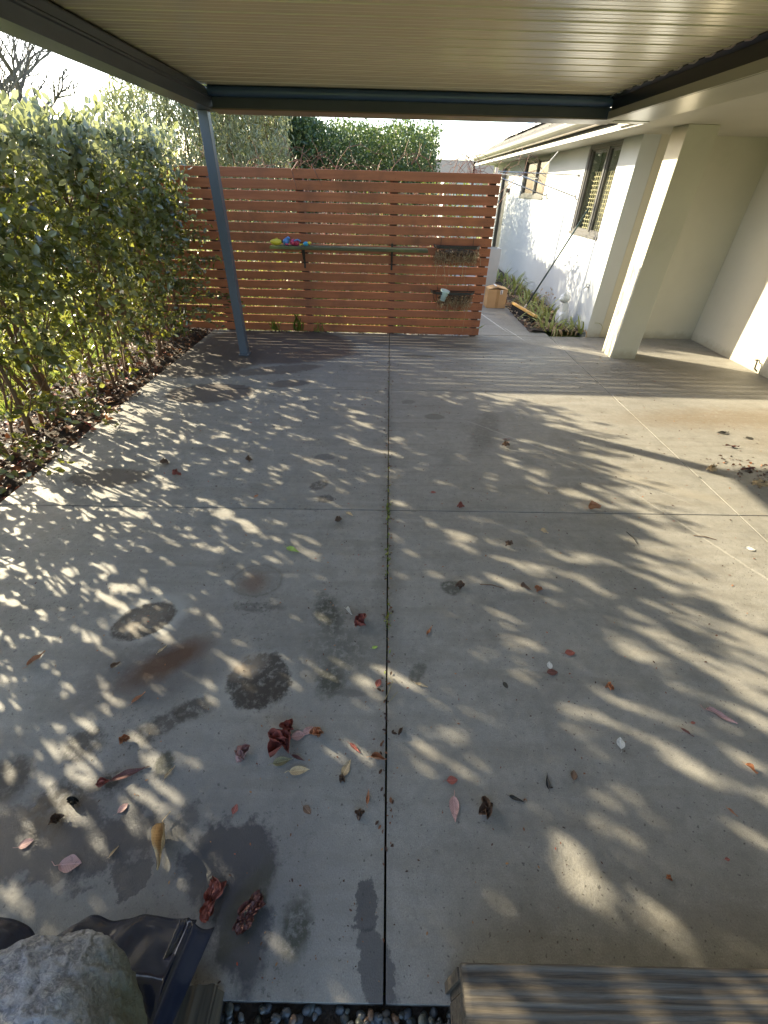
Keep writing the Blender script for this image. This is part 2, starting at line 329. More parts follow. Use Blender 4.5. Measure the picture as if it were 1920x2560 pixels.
M['soil'] = simple('dark_soil', (.055, .035, .022), (.02, .013, .009), .95, 14, 0, 1, 40, bdist=.02)
M['lawn'] = simple('mossy_lawn', (.22, .27, .05), (.12, .17, .03), .9, 9, 0, 1, 60, bdist=.02)
M['grass'] = leafmat('grass_blades', [(0, (.12, .18, .03)), (.6, (.24, .30, .05)), (1, (.36, .33, .10))], None, .5, .5)
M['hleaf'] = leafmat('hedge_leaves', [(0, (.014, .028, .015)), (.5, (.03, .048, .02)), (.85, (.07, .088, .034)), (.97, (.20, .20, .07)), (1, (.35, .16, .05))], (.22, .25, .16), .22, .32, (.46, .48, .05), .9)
M['hupper'] = leafmat('pale_upper_leaves', [(0, (.05, .07, .045)), (.6, (.10, .125, .08)), (1, (.22, .24, .15))], (.42, .44, .34), .25, .3, (.42, .46, .15), .9)
M['oleaf'] = leafmat('olive_leaves', [(0, (.12, .14, .07)), (.6, (.24, .25, .13)), (1, (.42, .38, .19))], (.36, .38, .28), .4, .35, (.3, .34, .1))
M['dleaf'] = leafmat('dark_hedge_leaves', [(0, (.035, .06, .03)), (.6, (.075, .115, .045)), (1, (.22, .25, .09))], None, .35, .3, (.16, .24, .03))
M['bleaf'] = leafmat('brown_bush_leaves', [(0, (.07, .06, .03)), (.7, (.13, .12, .05)), (1, (.22, .17, .08))], None, .6, .3)
M['gleaf'] = leafmat('garden_leaves', [(0, (.07, .12, .03)), (.5, (.20, .26, .05)), (.8, (.42, .40, .10)), (1, (.42, .28, .14))], None, .5, .4)
M['iris'] = leafmat('strappy_leaves', [(0, (.07, .12, .045)), (.4, (.14, .20, .06)), (.75, (.36, .36, .10)), (1, (.42, .27, .12))], None, .45, .3)
M['straw'] = leafmat('dry_straw_leaves', [(0, (.20, .09, .05)), (.5, (.36, .24, .14)), (1, (.52, .43, .27))], None, .7, .25)
M['litter'] = leafmat('dry_leaf_litter', [(0, (.03, .015, .01)), (.45, (.08, .034, .018)), (.78, (.20, .075, .032)), (.94, (.32, .17, .07)), (1, (.34, .045, .025))], None, .6, .15)
M['bark'] = simple('brown_bark', (.20, .12, .065), (.10, .062, .036), .85, 20, 0, .8, 60, (1,1,.2))
M['greybark'] = simple('grey_twig_bark', (.16, .13, .10), (.09, .07, .055), .85, 20)
M['redtwig'] = simple('reddish_vine', (.23, .12, .08), (.15, .075, .05), .7, 20)
M['liner'] = simple('black_pond_liner', (.016, .019, .036), (.01, .012, .024), .17, 3, 0, .12, 14, (1,1,1), .7, .01)

# ------------------------------------------------------------------ the ground
def structure(name, mb, mat, **k):
    o = mb.build(name, mat, **k); o['kind'] = 'structure'; return o
g = MB()
n = 60
for i in range(n):
    for j in range(n):
        pass
xs = [-400, -60, -20, -2.95, 1.32, 6, 60, 400]; ys = [-400, -30, .0, 6.5, 16, 60, 400]
for i in range(len(xs)-1):
    for j in range(len(ys)-1):
        g.quad((xs[i], ys[j], -.05), (xs[i+1], ys[j], -.05), (xs[i+1], ys[j+1], -.05), (xs[i], ys[j+1], -.05))
structure('lawn', g, M['lawn'])
# hedge bed with its own bumpy soil
def sheet(x0, x1, y0, y1, nx, ny, zf):
    m = MB()
    for j in range(ny+1):
        for i in range(nx+1):
            x = x0+(x1-x0)*i/nx; y = y0+(y1-y0)*j/ny; m.v.append((x, y, zf(x, y)))
    for j in range(ny):
        for i in range(nx):
            a = j*(nx+1)+i; m.f.append((a, a+1, a+nx+2, a+nx+1))
    return m
structure('hedge_bed', sheet(-3.4, -2.44, -1.2, 6.8, 16, 110, lambda x, y: -.03+.05*noise.noise((x*4, y*4, 0))+.02*noise.noise((x*15, y*15, 3))+.03*math.sin(math.pi*(x+3.4)/.96)), M['soil'], smooth=True)
structure('border_bed', sheet(1.98, 2.835, 6.6, 13.5, 12, 60, lambda x, y: .01+.025*noise.noise((x*5, y*5, 0))+(.02 if x > 2.1 else -.04)), M['soil'], smooth=True)

# patio: concrete slabs with recessed joints
patio = MB().box(-2.43, 4.6, .14, 6.4, -.12, -.05).build('patio', M['soil']); patio['kind'] = 'structure'
G = .0035
def yl(a, b): return lambda x: a+b*x
lines_y = [yl(.113, 0), yl(2.2, .016), yl(4.235, .035), yl(6.375, .018), yl(16.0, 0)]
XC = [-2.43, .035, 2.312, 4.36]
def slab(x0, x1, fy0, fy1):
    mb = MB(); v = []
    for z in (-.09, 0):
        v += [(x0+G, fy0(x0)+G, z), (x1-G, fy0(x1)+G, z), (x1-G, fy1(x1)-G, z), (x0+G, fy1(x0)-G, z)]
    mb.v = v; mb.f = [(0,3,2,1),(4,5,6,7),(0,1,5,4),(1,2,6,5),(2,3,7,6),(3,0,4,7)]
    o = mb.build('slab', M['concrete'], patio, bevel=.0015); return o
for i in range(3):
    for j in range(3): slab(XC[i], XC[i+1], lines_y[j], lines_y[j+1])
slab(1.30, 2.312, yl(6.38, .018), yl(11.2, 0)); slab(1.30, 2.312, yl(11.2, 0), yl(16, 0))
for q in [(XC[0], XC[1]), (XC[1], XC[2])]: pass

# ------------------------------------------------------------------ the house
house = thing('house', 'cream plastered house wing with deep soffit, dark windows and a porch pillar', 'house', (3.6, 8, 0))
def wall_x(name, x, th, y0, y1, z0, z1, holes):
    ysb = sorted({y0, y1, *[h[0] for h in holes], *[h[1] for h in holes]}); zsb = sorted({z0, z1, *[h[2] for h in holes], *[h[3] for h in holes]})
    mb = MB()
    inh = lambda y, z: any(h[0] < y < h[1] and h[2] < z < h[3] for h in holes)
    for a, b in zip(ysb, ysb[1:]):
        for c, d in zip(zsb, zsb[1:]):
            if inh((a+b)/2, (c+d)/2): continue
            mb.quad((x,a,c),(x,a,d),(x,b,d),(x,b,c)); mb.quad((x+th,a,c),(x+th,b,c),(x+th,b,d),(x+th,a,d))
    for h in holes:
        a, b, c, d = h
        mb.quad((x,a,c),(x+th,a,c),(x+th,b,c),(x,b,c)); mb.quad((x,a,d),(x,b,d),(x+th,b,d),(x+th,a,d))
        mb.quad((x,a,c),(x,a,d),(x+th,a,d),(x+th,a,c)); mb.quad((x,b,c),(x+th,b,c),(x+th,b,d),(x,b,d))
    mb.quad((x,y0,z0),(x+th,y0,z0),(x+th,y0,z1),(x,y0,z1)); mb.quad((x,y1,z0),(x,y1,z1),(x+th,y1,z1),(x+th,y1,z0))
    return mb
SZ = 2.185
WH = [(6.97, 8.08, 1.15, SZ-.005), (9.95, 11.74, 1.54, SZ-.005), (13.1, 13.95, 0.0, 2.08)]
wall_x('wall', 2.84, .2, 6.46, 15.2, -.05, SZ, WH).build('wall', M['wall_skylit'], house)
MB().box(3.043, 4.6, 6.462, 6.62, -.05, SZ).build('wall', M['plaster'], house)
MB().box(4.35, 4.6, -1.5, 6.458, -.05, SZ).build('wall', M['plaster'], house)
MB().box(2.9, 9, 15.2, 15.4, -.05, SZ).build('wall', M['plaster'], house)
MB().box(2.806, 3.107, 5.478, 5.772, -.02, SZ).build('pillar', M['plaster'], house, bevel=.006)
# soffit sheets with a visible joint
MB().box(2.303, 4.6, -1.5, 5.9, SZ, SZ+.03).build('soffit', M['soffit'], house)
MB().box(2.36, 4.6, 5.904, 15.4, SZ, SZ+.03).build('soffit', M['soffit'], house)
# eave: white board, dark gap, gutter, roof
MB().box(2.335, 2.357, 5.4, 15.4, 2.165, 2.205).build('fascia_board', M['whiteboard'], house)
MB().box(2.40, 2.43, 5.4, 15.4, 2.216, 2.34).build('fascia', M['black'], house)
gp = [(a, 2.265+(b-2.355)*.62) for a, b in [(2.30, 2.50), (2.285, 2.49), (2.285, 2.44), (2.30, 2.40), (2.325, 2.365), (2.36, 2.355), (2.398, 2.355), (2.398, 2.365), (2.362, 2.366), (2.33, 2.376), (2.308, 2.41), (2.296, 2.445), (2.296, 2.48)]]
MB().prism(gp, 'y', 5.35, 15.5).build('gutter', M['eave_gutter'], house)
MB().tube([(2.29, 5.35, 2.357), (2.29, 15.5, 2.357)], .008, 8).build('gutter_lip', M['whiteboard'], house)
MB().tube([(2.335, 5.4, 2.262), (2.335, 15.5, 2.262)], .01, 8).build('gutter_lip', M['lip'], house)
MB().box(2.30, 2.36, 15.45, 15.52, -.05, 2.26).build('downpipe', M['black'], house)
def roofz(x): return 2.355+(x-2.33)*.50
mb = MB(); mb.prism([(2.42, roofz(2.42)-.03), (6.5, roofz(6.5)-.03), (6.5, roofz(6.5)-.09), (2.42, roofz(2.42)-.09)], 'y', 4.9, 15.6)
mb.build('roof', M['black'], house)
mb.f and None
tile_src = None
for r in range(7):
    for c in range(26):
        if tile_src is None:
            t_ = MB(); k = 6
            for i in range(k+1):
                u = i/k; zz = .022*math.sin(u*math.pi*2)
                for s_, th in ((0, 0), (1, 0)):
                    t_.v.append((s_*.36, u*.36, zz+.36*.50*s_+(.03 if s_ == 0 else 0)))
            for i in range(k): t_.f.append((2*i, 2*i+1, 2*i+3, 2*i+2))
            nb = len(t_.v)
            for i in range(k+1): x, y, z = t_.v[2*i]; t_.v.append((x+.004, y, z-.028))
            for i in range(k): t_.f.append((2*i, 2*i+2, nb+i+1, nb+i))
            tile_src = t_.mesh('roof_tile', M['tile'], True)
        o = bpy.data.objects.new('roof_tile', tile_src); col.objects.link(o); o.parent = house
        o.matrix_parent_inverse = world_mat(house).inverted()
        x = 2.33+r*.33; o.location = (x, 5.9+c*.36+(.18 if r % 2 else 0), roofz(x)-.01+random.uniform(-.004, .004))
# solar panels on short legs
for k in range(6):
    y0 = 8.3+k*1.12; pl = MB()
    x0, x1 = 2.9, 3.9; z0, z1 = roofz(x0)+.10, roofz(x1)+.10
    pl.v = [(x0,y0,z0),(x1,y0,z1),(x1,y0+1.02,z1),(x0,y0+1.02,z0),(x0,y0,z0-.04),(x1,y0,z1-.04),(x1,y0+1.02,z1-.04),(x0,y0+1.02,z0-.04)]
    pl.f = [(0,1,2,3),(7,6,5,4),(0,4,5,1),(1,5,6,2),(2,6,7,3),(3,7,4,0)]
    po = pl.build('solar_panel', M['panel'], house)
    MB().box(x0-.012, x0, y0, y0+1.02, z0-.045, z0+.004).build('panel_frame', M['alu'], po)
    for yy in (y0+.12, y0+.9): MB().tube([(x0+.05, yy, roofz(x0)-.02), (x0+.05, yy, z0-.04)], .015, 6).build('mounting_leg', M['black'], po)
# windows
def window(y0, y1, z0, z1, mull, grid_reflection=False):
    x = 2.875; fw = .045
    fr = MB()
    fr.box(x-.02, x+.05, y0, y1, z0, z0+fw).box(x-.02, x+.05, y0, y1, z1-fw, z1).box(x-.02, x+.05, y0, y0+fw, z0+fw, z1-fw).box(x-.02, x+.05, y1-fw, y1, z0+fw, z1-fw)
    w_ = fr.build('window', M['frame'], house)
    for m_ in mull: MB().box(x-.018, x+.048, m_-.022, m_+.022, z0+fw, z1-fw).build('mullion', M['frame'], w_)
    edges = [y0+fw]+[m_ for m_ in mull]+[y1-fw]
    for i, (a, b) in enumerate(zip(edges, edges[1:])):
        a2 = a+(.022 if i else 0); b2 = b-(.022 if i < len(edges)-2 else 0)
        s_ = MB(); q = .022
        s_.box(x, x+.03, a2, b2, z0+fw, z0+fw+q).box(x, x+.03, a2, b2, z1-fw-q, z1-fw).box(x, x+.03, a2, a2+q, z0+fw+q, z1-fw-q).box(x, x+.03, b2-q, b2, z0+fw+q, z1-fw-q)
        s_.build('sash', M['frame'], w_)
        MB().box(x+.012, x+.017, a2+q, b2-q, z0+fw+q, z1-fw-q).build('pane', M['glass'], w_)
        if grid_reflection:
            l = MB(); zt = z1-.30; yy = a2+.05 if i == 0 else a2+.1+.05
            y = a2+q+.02
            yend = b2-q if i == 0 else b2-q-.14
            while y < yend: l.box(x+.045, x+.05, y, y+.012, z0+.06, zt); y += .078
            z = z0+.07
            while z < zt: l.box(x+.051, x+.057, a2+q+.01, yend, z, z+.012); z += .05
            l.build('grid_reflection', M['grid_reflection'], w_)  # bars built behind the glass for the grid reflected in it
    MB().box(x-.055, x-.021, y0-.01, y1+.01, z0-.02, z0+.012).build('sill', M['frame'], w_)
    MB().box(3.045, 3.05, y0-.1, y1+.1, z0-.1, z1).build('interior_backing', M['room'], w_)  # sheet added behind the panes to stand for the dark interior
    return w_
window(*WH[0][:2], *WH[0][2:], [7.42], True)
window(*WH[1][:2], *WH[1][2:], [10.8])
d_ = MB().box(2.92, 2.97, 13.1, 13.95, 0, 2.08).build('door', M['frame'], house)
MB().tube([(2.90, 13.2, .95), (2.90, 13.2, 1.1)], .012, 6).build('handle', M['alu'], d_)
lt = MB().box(2.76, 2.838, 12.80, 12.92, 1.60, 1.68).build('wall_light', M['black'], house)
MB().box(2.775, 2.825, 12.815, 12.905, 1.594, 1.599).build('lens', M['alu'], lt)
tp = MB().tube([(2.84, 6.80, .58), (2.79, 6.80, .58), (2.765, 6.80, .55)], .011, 6)
tp.tube([(2.80, 6.80, .585), (2.80, 6.80, .62)], .006, 6).tube([(2.80, 6.765, .62), (2.80, 6.835, .625)], .007, 6)
tp.build('garden_tap', M['alu'], house)
MB().box(3.5, 3.53, 6.444, 6.459, 1.66, 1.76).build('socket', M['black'], house)
hk = MB().tube([(4.35, 5.12, .13), (4.30, 5.12, .13), (4.30, 5.08, .13), (4.30, 5.06, .05), (4.31, 5.02, .03)], .008, 6)
hk.build('pipe_outlet', M['iron'], house)
MB().box(2.2, 4.36, 6.42, 6.46, -.0, .0).v and None

# ------------------------------------------------------------------ pergola
perg = thing('pergola', 'attached patio roof with tan ribbed ceiling, bronze beams and one blue-grey post', 'patio roof', (-1.7, 5.275, 0))
YB = -0.2
po = MB().box(-1.752, -1.662, 5.225, 5.315, .012, 2.165).build('post', M['steel_blue'], perg, bevel=.004)
MB().box(-1.765, -1.649, 5.212, 5.328, .0, .012).build('base_plate', M['steel_blue'], po)
for bx_, by_ in ((-1.758, 5.219), (-1.656, 5.219), (-1.758, 5.321), (-1.656, 5.321)):
    MB().tube([(bx_, by_, .011), (bx_, by_, .019)], .0055, 6).build('bolt', M['alu'], po)
# left beam: several steps
MB().prism([(-1.735, 2.165), (-1.60, 2.165), (-1.60, 2.178), (-1.612, 2.182), (-1.612, 2.235), (-1.60, 2.24), (-1.60, 2.25), (-1.735, 2.25)], 'y', YB, 5.36).build('beam', M['beam'], perg)
MB().box(-1.78, -1.737, YB, 5.36, 2.172, 2.40).build('fascia', M['steel_blue'], perg)
MB().prism([(-1.735, 2.252), (-1.64, 2.252), (-1.62, 2.262), (-1.62, 2.30), (-1.635, 2.315), (-1.735, 2.315)], 'y', YB, 5.36).build('ceiling_trim', M['beam'], perg)
# far beam
MB().prism([(5.20, 2.178), (5.36, 2.165), (5.36, 2.25), (5.215, 2.25)], 'x', -1.598, 1.985).build('beam', M['beam'], perg)
MB().prism([(5.19, 2.167), (5.215, 2.163), (5.36, 2.150), (5.36, 2.163), (5.198, 2.178)], 'x', -1.598, 1.985).build('beam_lip', M['lip'], perg)
rg = [(5.215+.04*math.cos(a)*1.0, 2.288+.036*math.sin(a)) for a in [math.radians(q) for q in range(90, 271, 18)]]+[(5.36, 2.252), (5.36, 2.324)]
MB().prism(rg, 'x', -1.618, 1.93).build('gutter', M['gutter_bluelit'], perg, smooth=False)
# right side: black channel, cream fascia
MB().prism([(1.93, 2.215), (1.98, 2.215), (1.98, 2.40), (1.90, 2.40), (1.90, 2.318), (1.925, 2.30)], 'y', YB, 5.19).build('channel', M['beamdark'], perg)
MB().box(1.915, 1.93, YB, 5.19, 2.168, 2.222).build('fascia', M['fascia'], perg)
MB().box(1.931, 2.30, YB, 5.19, 2.166, 2.18).build('fascia', M['fascia'], perg)
MB().box(1.99, 2.30, 5.192, 5.36, 2.160, 2.18).build('fascia', M['fascia'], perg)
# glinting ends of the roof sheets along the black channel
for k in range(27):
    y = .4+k*.182
    MB().tube([(1.897, y, 2.323), (1.90, y+.05, 2.316), (1.897, y+.1, 2.323)], .006, 5).build('sheet_end', M['alu'], perg)
# ceiling panels, one strip beside the next
PW = .1825; y = 5.195-PW; k = 0
cm = None
while y > YB-.1:
    if cm is None:
        pr = [(0, 0), (.002, -.004), (.006, -.004), (.008, 0), (.060, 0), (.062, -.0012), (.064, 0), (.120, 0), (.122, -.0012), (.124, 0), (PW-.003, 0), (PW-.003, .012), (0, .012)]
        cm = MB().prism(pr, 'x', -1.64, 1.905).mesh('ceiling_panel', M['ceil'])
    o = bpy.data.objects.new('ceiling_panel', cm); col.objects.link(o); o.parent = perg; o.matrix_parent_inverse = world_mat(perg).inverted()
    o.location = (0, y, 2.325+.0*k); y -= PW; k += 1
MB().box(-1.74, 2.0, YB, 5.36, 2.40, 2.42).build('roof_sheet', M['steel_blue'], perg)
MB().box(-1.62, 1.93, 5.197, 5.36, 2.3245, 2.338).build('gap_plug', M['beamdark'], perg)  # box added to stop sky light showing between gutter and ceiling
MB().box(-1.70, 1.9, YB, 5.3, 2.34, 2.345).build('roof_sheet', M['lip'], perg)

# ------------------------------------------------------------------ slatted fence
FY = 6.335
fence = thing('slat_fence', 'reddish brown timber privacy fence of seventeen wide horizontal slats', 'fence', (-.6, FY, 0))
pitch = (1.795+.016-.015)/17; sh = pitch-.016
for i in range(17):
    z = .015+i*pitch
    segs = [(-3.9, -1.06), (-1.058, 1.283)] if i % 2 else [(-3.9, .03), (.033, 1.283)]
    segs = [(-3.9, 1.283)]
    for a, b in segs:
        o = MB().box(a, b, -.0065, .0065, 0, sh).build('slat', M['slat'], None, bevel=.003)
        o.parent = fence; o.matrix_parent_inverse = world_mat(fence).inverted()
        o.location = (0, FY+random.uniform(-.0015, .0015), z); o.rotation_euler = (random.uniform(-.02, .02), random.uniform(-.0007, .0007), 0)
for x in (-3.3, -2.2, -1.08, .045, 1.20):
    MB().box(x-.045, x+.045, FY+.009, FY+.10, -.05, 1.78).build('fence_post', M['fpost'], fence)
sm = MB().tube([(0, -.003, 0), (0, .0, 0)], .0035, 6).mesh('screw', M['iron'])
for x in (-1.08, .045, 1.20):
    for i in range(17):
        for dz in (.025, .068):
            o = bpy.data.objects.new('screw', sm); col.objects.link(o); o.parent = fence; o.matrix_parent_inverse = world_mat(fence).inverted()
            o.location = (x+random.uniform(-.012, .012), FY-.007, .015+i*pitch+dz)

# shelf on the fence
shelf = thing('shelf', 'long mossy timber shelf on two black brackets fixed to the slat fence', 'shelf', (-.48, 6.2, 1.02))
bd = MB()
nseg = 24
for i in range(nseg):
    x0 = -1.46+i*(1.94/nseg); x1 = x0+1.94/nseg
    bd.box(x0, x1, 6.12, 6.322, 1.018, 1.043)
MB().box(-1.46, .48, 6.12, 6.322, 1.012, 1.043).build('board', M['oldwood'], shelf, bevel=.004)
for x in (-1.075, .04):
    b = MB().box(x-.012, x+.012, 6.317, 6.323, .79, 1.015).box(x-.012, x+.012, 6.15, 6.317, 1.009, 1.016)
    b.tube([(x, 6.318, .86), (x, 6.25, .90), (x, 6.19, 1.008)], .008, 5)
    b.build('bracket', M['iron'], shelf)
MB().box(.028, .052, 6.318, 6.3235, 1.045, 1.085).build('bracket_tab', M['iron'], shelf)

def blob(mb, c, r, seg=10, rings=7, lump=.15, seed=0):
    n0 = len(mb.v)
    for i in range(rings+1):
        ph = math.pi*i/rings
        for j in range(seg):
            th = 2*math.pi*j/seg; d = Vector((math.sin(ph)*math.cos(th), math.sin(ph)*math.sin(th), math.cos(ph)))
            k = 1+lump*noise.noise(d*1.8+Vector((seed*3.1, seed, 0)))
            mb.v.append((c[0]+d.x*r[0]*k, c[1]+d.y*r[1]*k, c[2]+d.z*r[2]*k))
    for i in range(rings):
        for j in range(seg):
            mb.f.append((n0+i*seg+j, n0+(i+1)*seg+j, n0+(i+1)*seg+(j+1) % seg, n0+i*seg+(j+1) % seg))
    return mb
zt = 1.044
ty = thing('water_toy', 'small yellow water toy with rounded nose, leftmost on the shelf', 'toy', (-1.40, 6.2, zt))
blob(MB(), (-1.385, 6.2, zt+.036), (.075, .035, .035), lump=.05).build('body', M['yellow'], ty, True); MB().tube([(-1.315, 6.2, zt+.04), (-1.29, 6.2, zt+.045)], .015, 8).build('nozzle', M['iron'], ty)
MB().tube([(-1.375, 6.2, zt+.068), (-1.375, 6.2, zt+.078)], .012, 8).build('cap', M['yellow'], ty)
bt = thing('water_toy', 'lumpy blue toy on the shelf between the yellow and the crimson one', 'toy', (-1.27, 6.2, zt))
b = MB(); blob(b, (-1.265, 6.2, zt+.04), (.04, .04, .042), seed=2, lump=.3); blob(b, (-1.235, 6.2, zt+.075), (.025, .025, .022), seed=3); b.build('body', M['blue'], bt, True)
MB().tube([(-1.27, 6.165, zt+.02), (-1.23, 6.16, zt+.015)], .01, 6).build('trim', M['pink'], bt)
pt_ = thing('water_toy', 'crumpled crimson and purple toy on the shelf right of the blue one', 'toy', (-1.18, 6.2, zt))
b = MB(); blob(b, (-1.185, 6.2, zt+.035), (.035, .04, .034), seed=5, lump=.4); blob(b, (-1.14, 6.2, zt+.032), (.034, .03, .034), seed=6, lump=.3); b.build('body', M['pink'], pt_, True)
MB().tube([(-1.16, 6.18, zt+.055), (-1.12, 6.18, zt+.068), (-1.08, 6.18, zt+.05)], .009, 6).build('strap', M['blue'], pt_)
ct = thing('water_toy', 'small cyan and yellow toy, rightmost on the shelf', 'toy', (-1.02, 6.2, zt))
blob(MB(), (-1.02, 6.2, zt+.024), (.038, .025, .024), lump=.1).build('body', M['cyan'], ct, True)
blob(MB(), (-.98, 6.2, zt+.034), (.028, .02, .016), lump=.1).build('tail', M['yellow'], ct, True)
MB().tube([(-1.06, 6.2, zt+.02), (-1.10, 6.2, zt+.01)], .008, 6).build('tip', M['yellow'], ct)

# wire hay-rack baskets
def basket(xc, zc, wd, label, seed):
    r = random.Random(seed); dp = .17
    t = thing('hanging_basket', label, 'basket', (xc, FY-.02, zc), 'half-round wire baskets hung on the slat fence')
    rim = MB(); pts = []
    for i in range(25):
        a = math.pi*i/24; pts.append((xc-math.cos(a)*wd/2, 6.318-min(1, math.sin(a)*1.6)*dp, zc))
    for i in range(24):
        p, q = Vector(pts[i]), Vector(pts[i+1])
        rim.quad(p+Vector((0,0,-.016)), q+Vector((0,0,-.016)), q+Vector((0,0,.012)), p+Vector((0,0,.012)))
    rim.tube([(p[0], p[1], p[2]+.012) for p in pts], .005, 5)
    rim.tube([(xc-wd/2, 6.318, zc), (xc+wd/2, 6.318, zc)], .006, 5)
    rim.build('rim', M['iron'], t)
    for i in range(9):
        p = pts[3+int(i*18/8)]; w_ = MB(); pp = []
        for k in range(6):
            u = k/5*math.pi/2
            pp.append((xc+(p[0]-xc)*(.55+.45*math.cos(u)), 6.318+(p[1]-6.318)*math.cos(u), zc-math.sin(u)*.15))
        w_.tube(pp, .0035, 4).build('wire', M['iron'], t)
    for s_ in (-.35, .35): MB().tube([(xc+s_*wd, 6.315, zc), (xc+s_*wd, 6.32, zc+.09)], .003, 4).build('hook', M['iron'], t)
    return t
b1 = basket(.85, 1.075, .575, 'upper wire basket on the fence, full of dead brown trailing plants', 3)
b2 = basket(.855, .565, .575, 'lower wire basket on the fence, holding an aqua pot and dead plants', 4)
def dead_plants(xc, zc, wd, parent, n, hang, seed):
    r = np.random.default_rng(seed)
    m = MB(); blob(m, (xc, 6.27, zc-.055), (wd*.42, .045, .04), 20, 8, .5, seed); m.build('coir_liner', M['coir'], parent, True)
    P = np.column_stack([r.uniform(xc-wd*.48, xc+wd*.48, n), r.uniform(6.17, 6.31, n), zc-.02-.13*r.beta(1.3, 1.5, n)])
    D = r.normal(size=(n, 3)); D[:, 2] -= .9
    link('dead_foliage', leaf_mesh('dead_foliage', P, D, r.normal(size=(n, 3)), r.uniform(.02, .06, n), r.uniform(.005, .013, n), M['straw']), parent, kind='stuff')
    tw = MB()
    for i in range(90):
        x = xc+r.uniform(-.48, .48)*wd; p = [(x, 6.16+r.uniform(0, .1), zc-.05)]; L = r.uniform(.08, .17)
        if i < hang: L = r.uniform(.25, .42)
        for k in range(4): q = p[-1]; p.append((q[0]+r.normal()*.012, q[1]+r.normal()*.008, q[2]-L/4))
        tw.tube(p, .0022, 3, False)
    tw.build('dead_stems', M['straw'], parent, kind='stuff')
dead_plants(.85, 1.06, .56, b1, 900, 5, 1); dead_plants(.89, .55, .46, b2, 520, 1, 2)
pot = thing('plant_pot', 'pale aqua plastic pot tipped over in the lower wire basket', 'pot', (.70, 6.2, .52))
pm = MB(); ax = Vector((.25, -.1, 1)).normalized(); c0 = Vector((.715, 6.19, .475))
pm.tube([c0, c0+ax*.12, c0+ax*.125], [.035, .055, .058], 14); pm.build('body', M['pot'], pot, True)
MB().tube([c0+ax*.11, c0+ax*.128], .061, 14).build('rim', M['pot'], pot)

# ------------------------------------------------------------------ side yard things
bx = thing('cardboard_box', 'closed brown cardboard box with tape and a white label by the fence end', 'box', (1.88, 8.3, 0))
MB().box(1.715, 2.045, 8.15, 8.42, .002, .29).build('carton', M['card'], bx, bevel=.003)
f_ = MB(); f_.v = [(1.71,8.145,.291),(1.88,8.145,.335),(1.88,8.42,.34),(1.71,8.42,.292)]; f_.f = [(0,1,2,3)]; fo = f_.build('flap', M['card'], bx)
fo.modifiers.new('s', 'SOLIDIFY').thickness = .004
f_ = MB(); f_.v = [(1.89,8.14,.325),(2.055,8.14,.292),(2.05,8.42,.293),(1.89,8.42,.33)]; f_.f = [(0,1,2,3)]; fo = f_.build('flap', M['card'], bx)
fo.modifiers.new('s', 'SOLIDIFY').thickness = .004
MB().box(1.865, 1.915, 8.146, 8.149, .003, .29).build('tape', M['tape'], bx)
MB().box(1.925, 1.965, 8.142, 8.1455, .22, .287).build('label_sticker', M['paper'], bx)
MB().box(1.93, 1.96, 8.1405, 8.1418, .225, .235).box(1.935, 1.945, 8.1405, 8.1418, .24, .28).build('print', M['black'], bx)
MB().box(1.83, 1.86, 8.18, 8.40, .338, .341).build('tape', M['paper'], bx)

tag(MB().box(1.868, 1.912, 9.08, 9.125, -.05, 1.812).build('black_post', M['black']), 'slim black metal post standing behind the pale planter', 'post')
pl = thing('tall_planter', 'tall pale grey square planter standing behind the fence end', 'planter', (1.78, 8.75, 0))
a = MB(); 
for (z, r) in ((0, .13), (.84, .155)):
    a.v += [(1.78-r,8.78-r,z),(1.78+r,8.78-r,z),(1.78+r,8.78+r,z),(1.78-r,8.78+r,z)]
a.f = [(0,1,5,4),(1,2,6,5),(2,3,7,6),(3,0,4,7),(0,3,2,1)]; ao = a.build('body', M['planter'], pl); ao.modifiers.new('s', 'SOLIDIFY').thickness = .02
MB().box(1.65, 1.91, 8.65, 8.91, .76, .79).build('soil', M['soil'], pl)

br = thing('broom', 'wide push broom with yellow wooden head leaning on the window', 'broom', (2.2, 7.5, .1))
hd = MB().box(-.46, .46, -.035, .035, -.022, .022).build('head', M['broomwood'], None, bevel=.012)
A, B = Vector((2.125, 7.93, .125)), Vector((2.26, 7.03, .125)); mid = (A+B)/2; ang = math.atan2((B-A).y, (B-A).x)
hd.parent = br; hd.matrix_parent_inverse = world_mat(br).inverted(); hd.location = mid; hd.rotation_euler = (math.radians(-24), 0, ang); hd['label'] = 'yellow varnished wooden head'
bs = MB(); r = random.Random(2); T = (B-A).normalized(); Nn = Vector((-T.y, T.x, 0))
for i in range(60):
    for j in range(5):
        c = A+T*(.02+.88*i/59)+Nn*(-.025+.0125*j); e = c+Vector((r.uniform(-.015, .015), r.uniform(-.015, .015), -.115))-Nn*.02
        c.z -= .018; bs.tube([c, e], [.006, .008], 4)
bs.build('bristles', M['bristle'], br, kind='stuff')
tip = Vector((2.79, 7.40, 1.475)); base = mid+Vector((0, 0, .02))
MB().tube([base+(tip-base)*.03, tip], [.0125, .012], 10).build('handle', M['handle'], br, True)
MB().tube([base, base+(tip-base)*.045], .017, 8).build('socket', M['alu'], br)

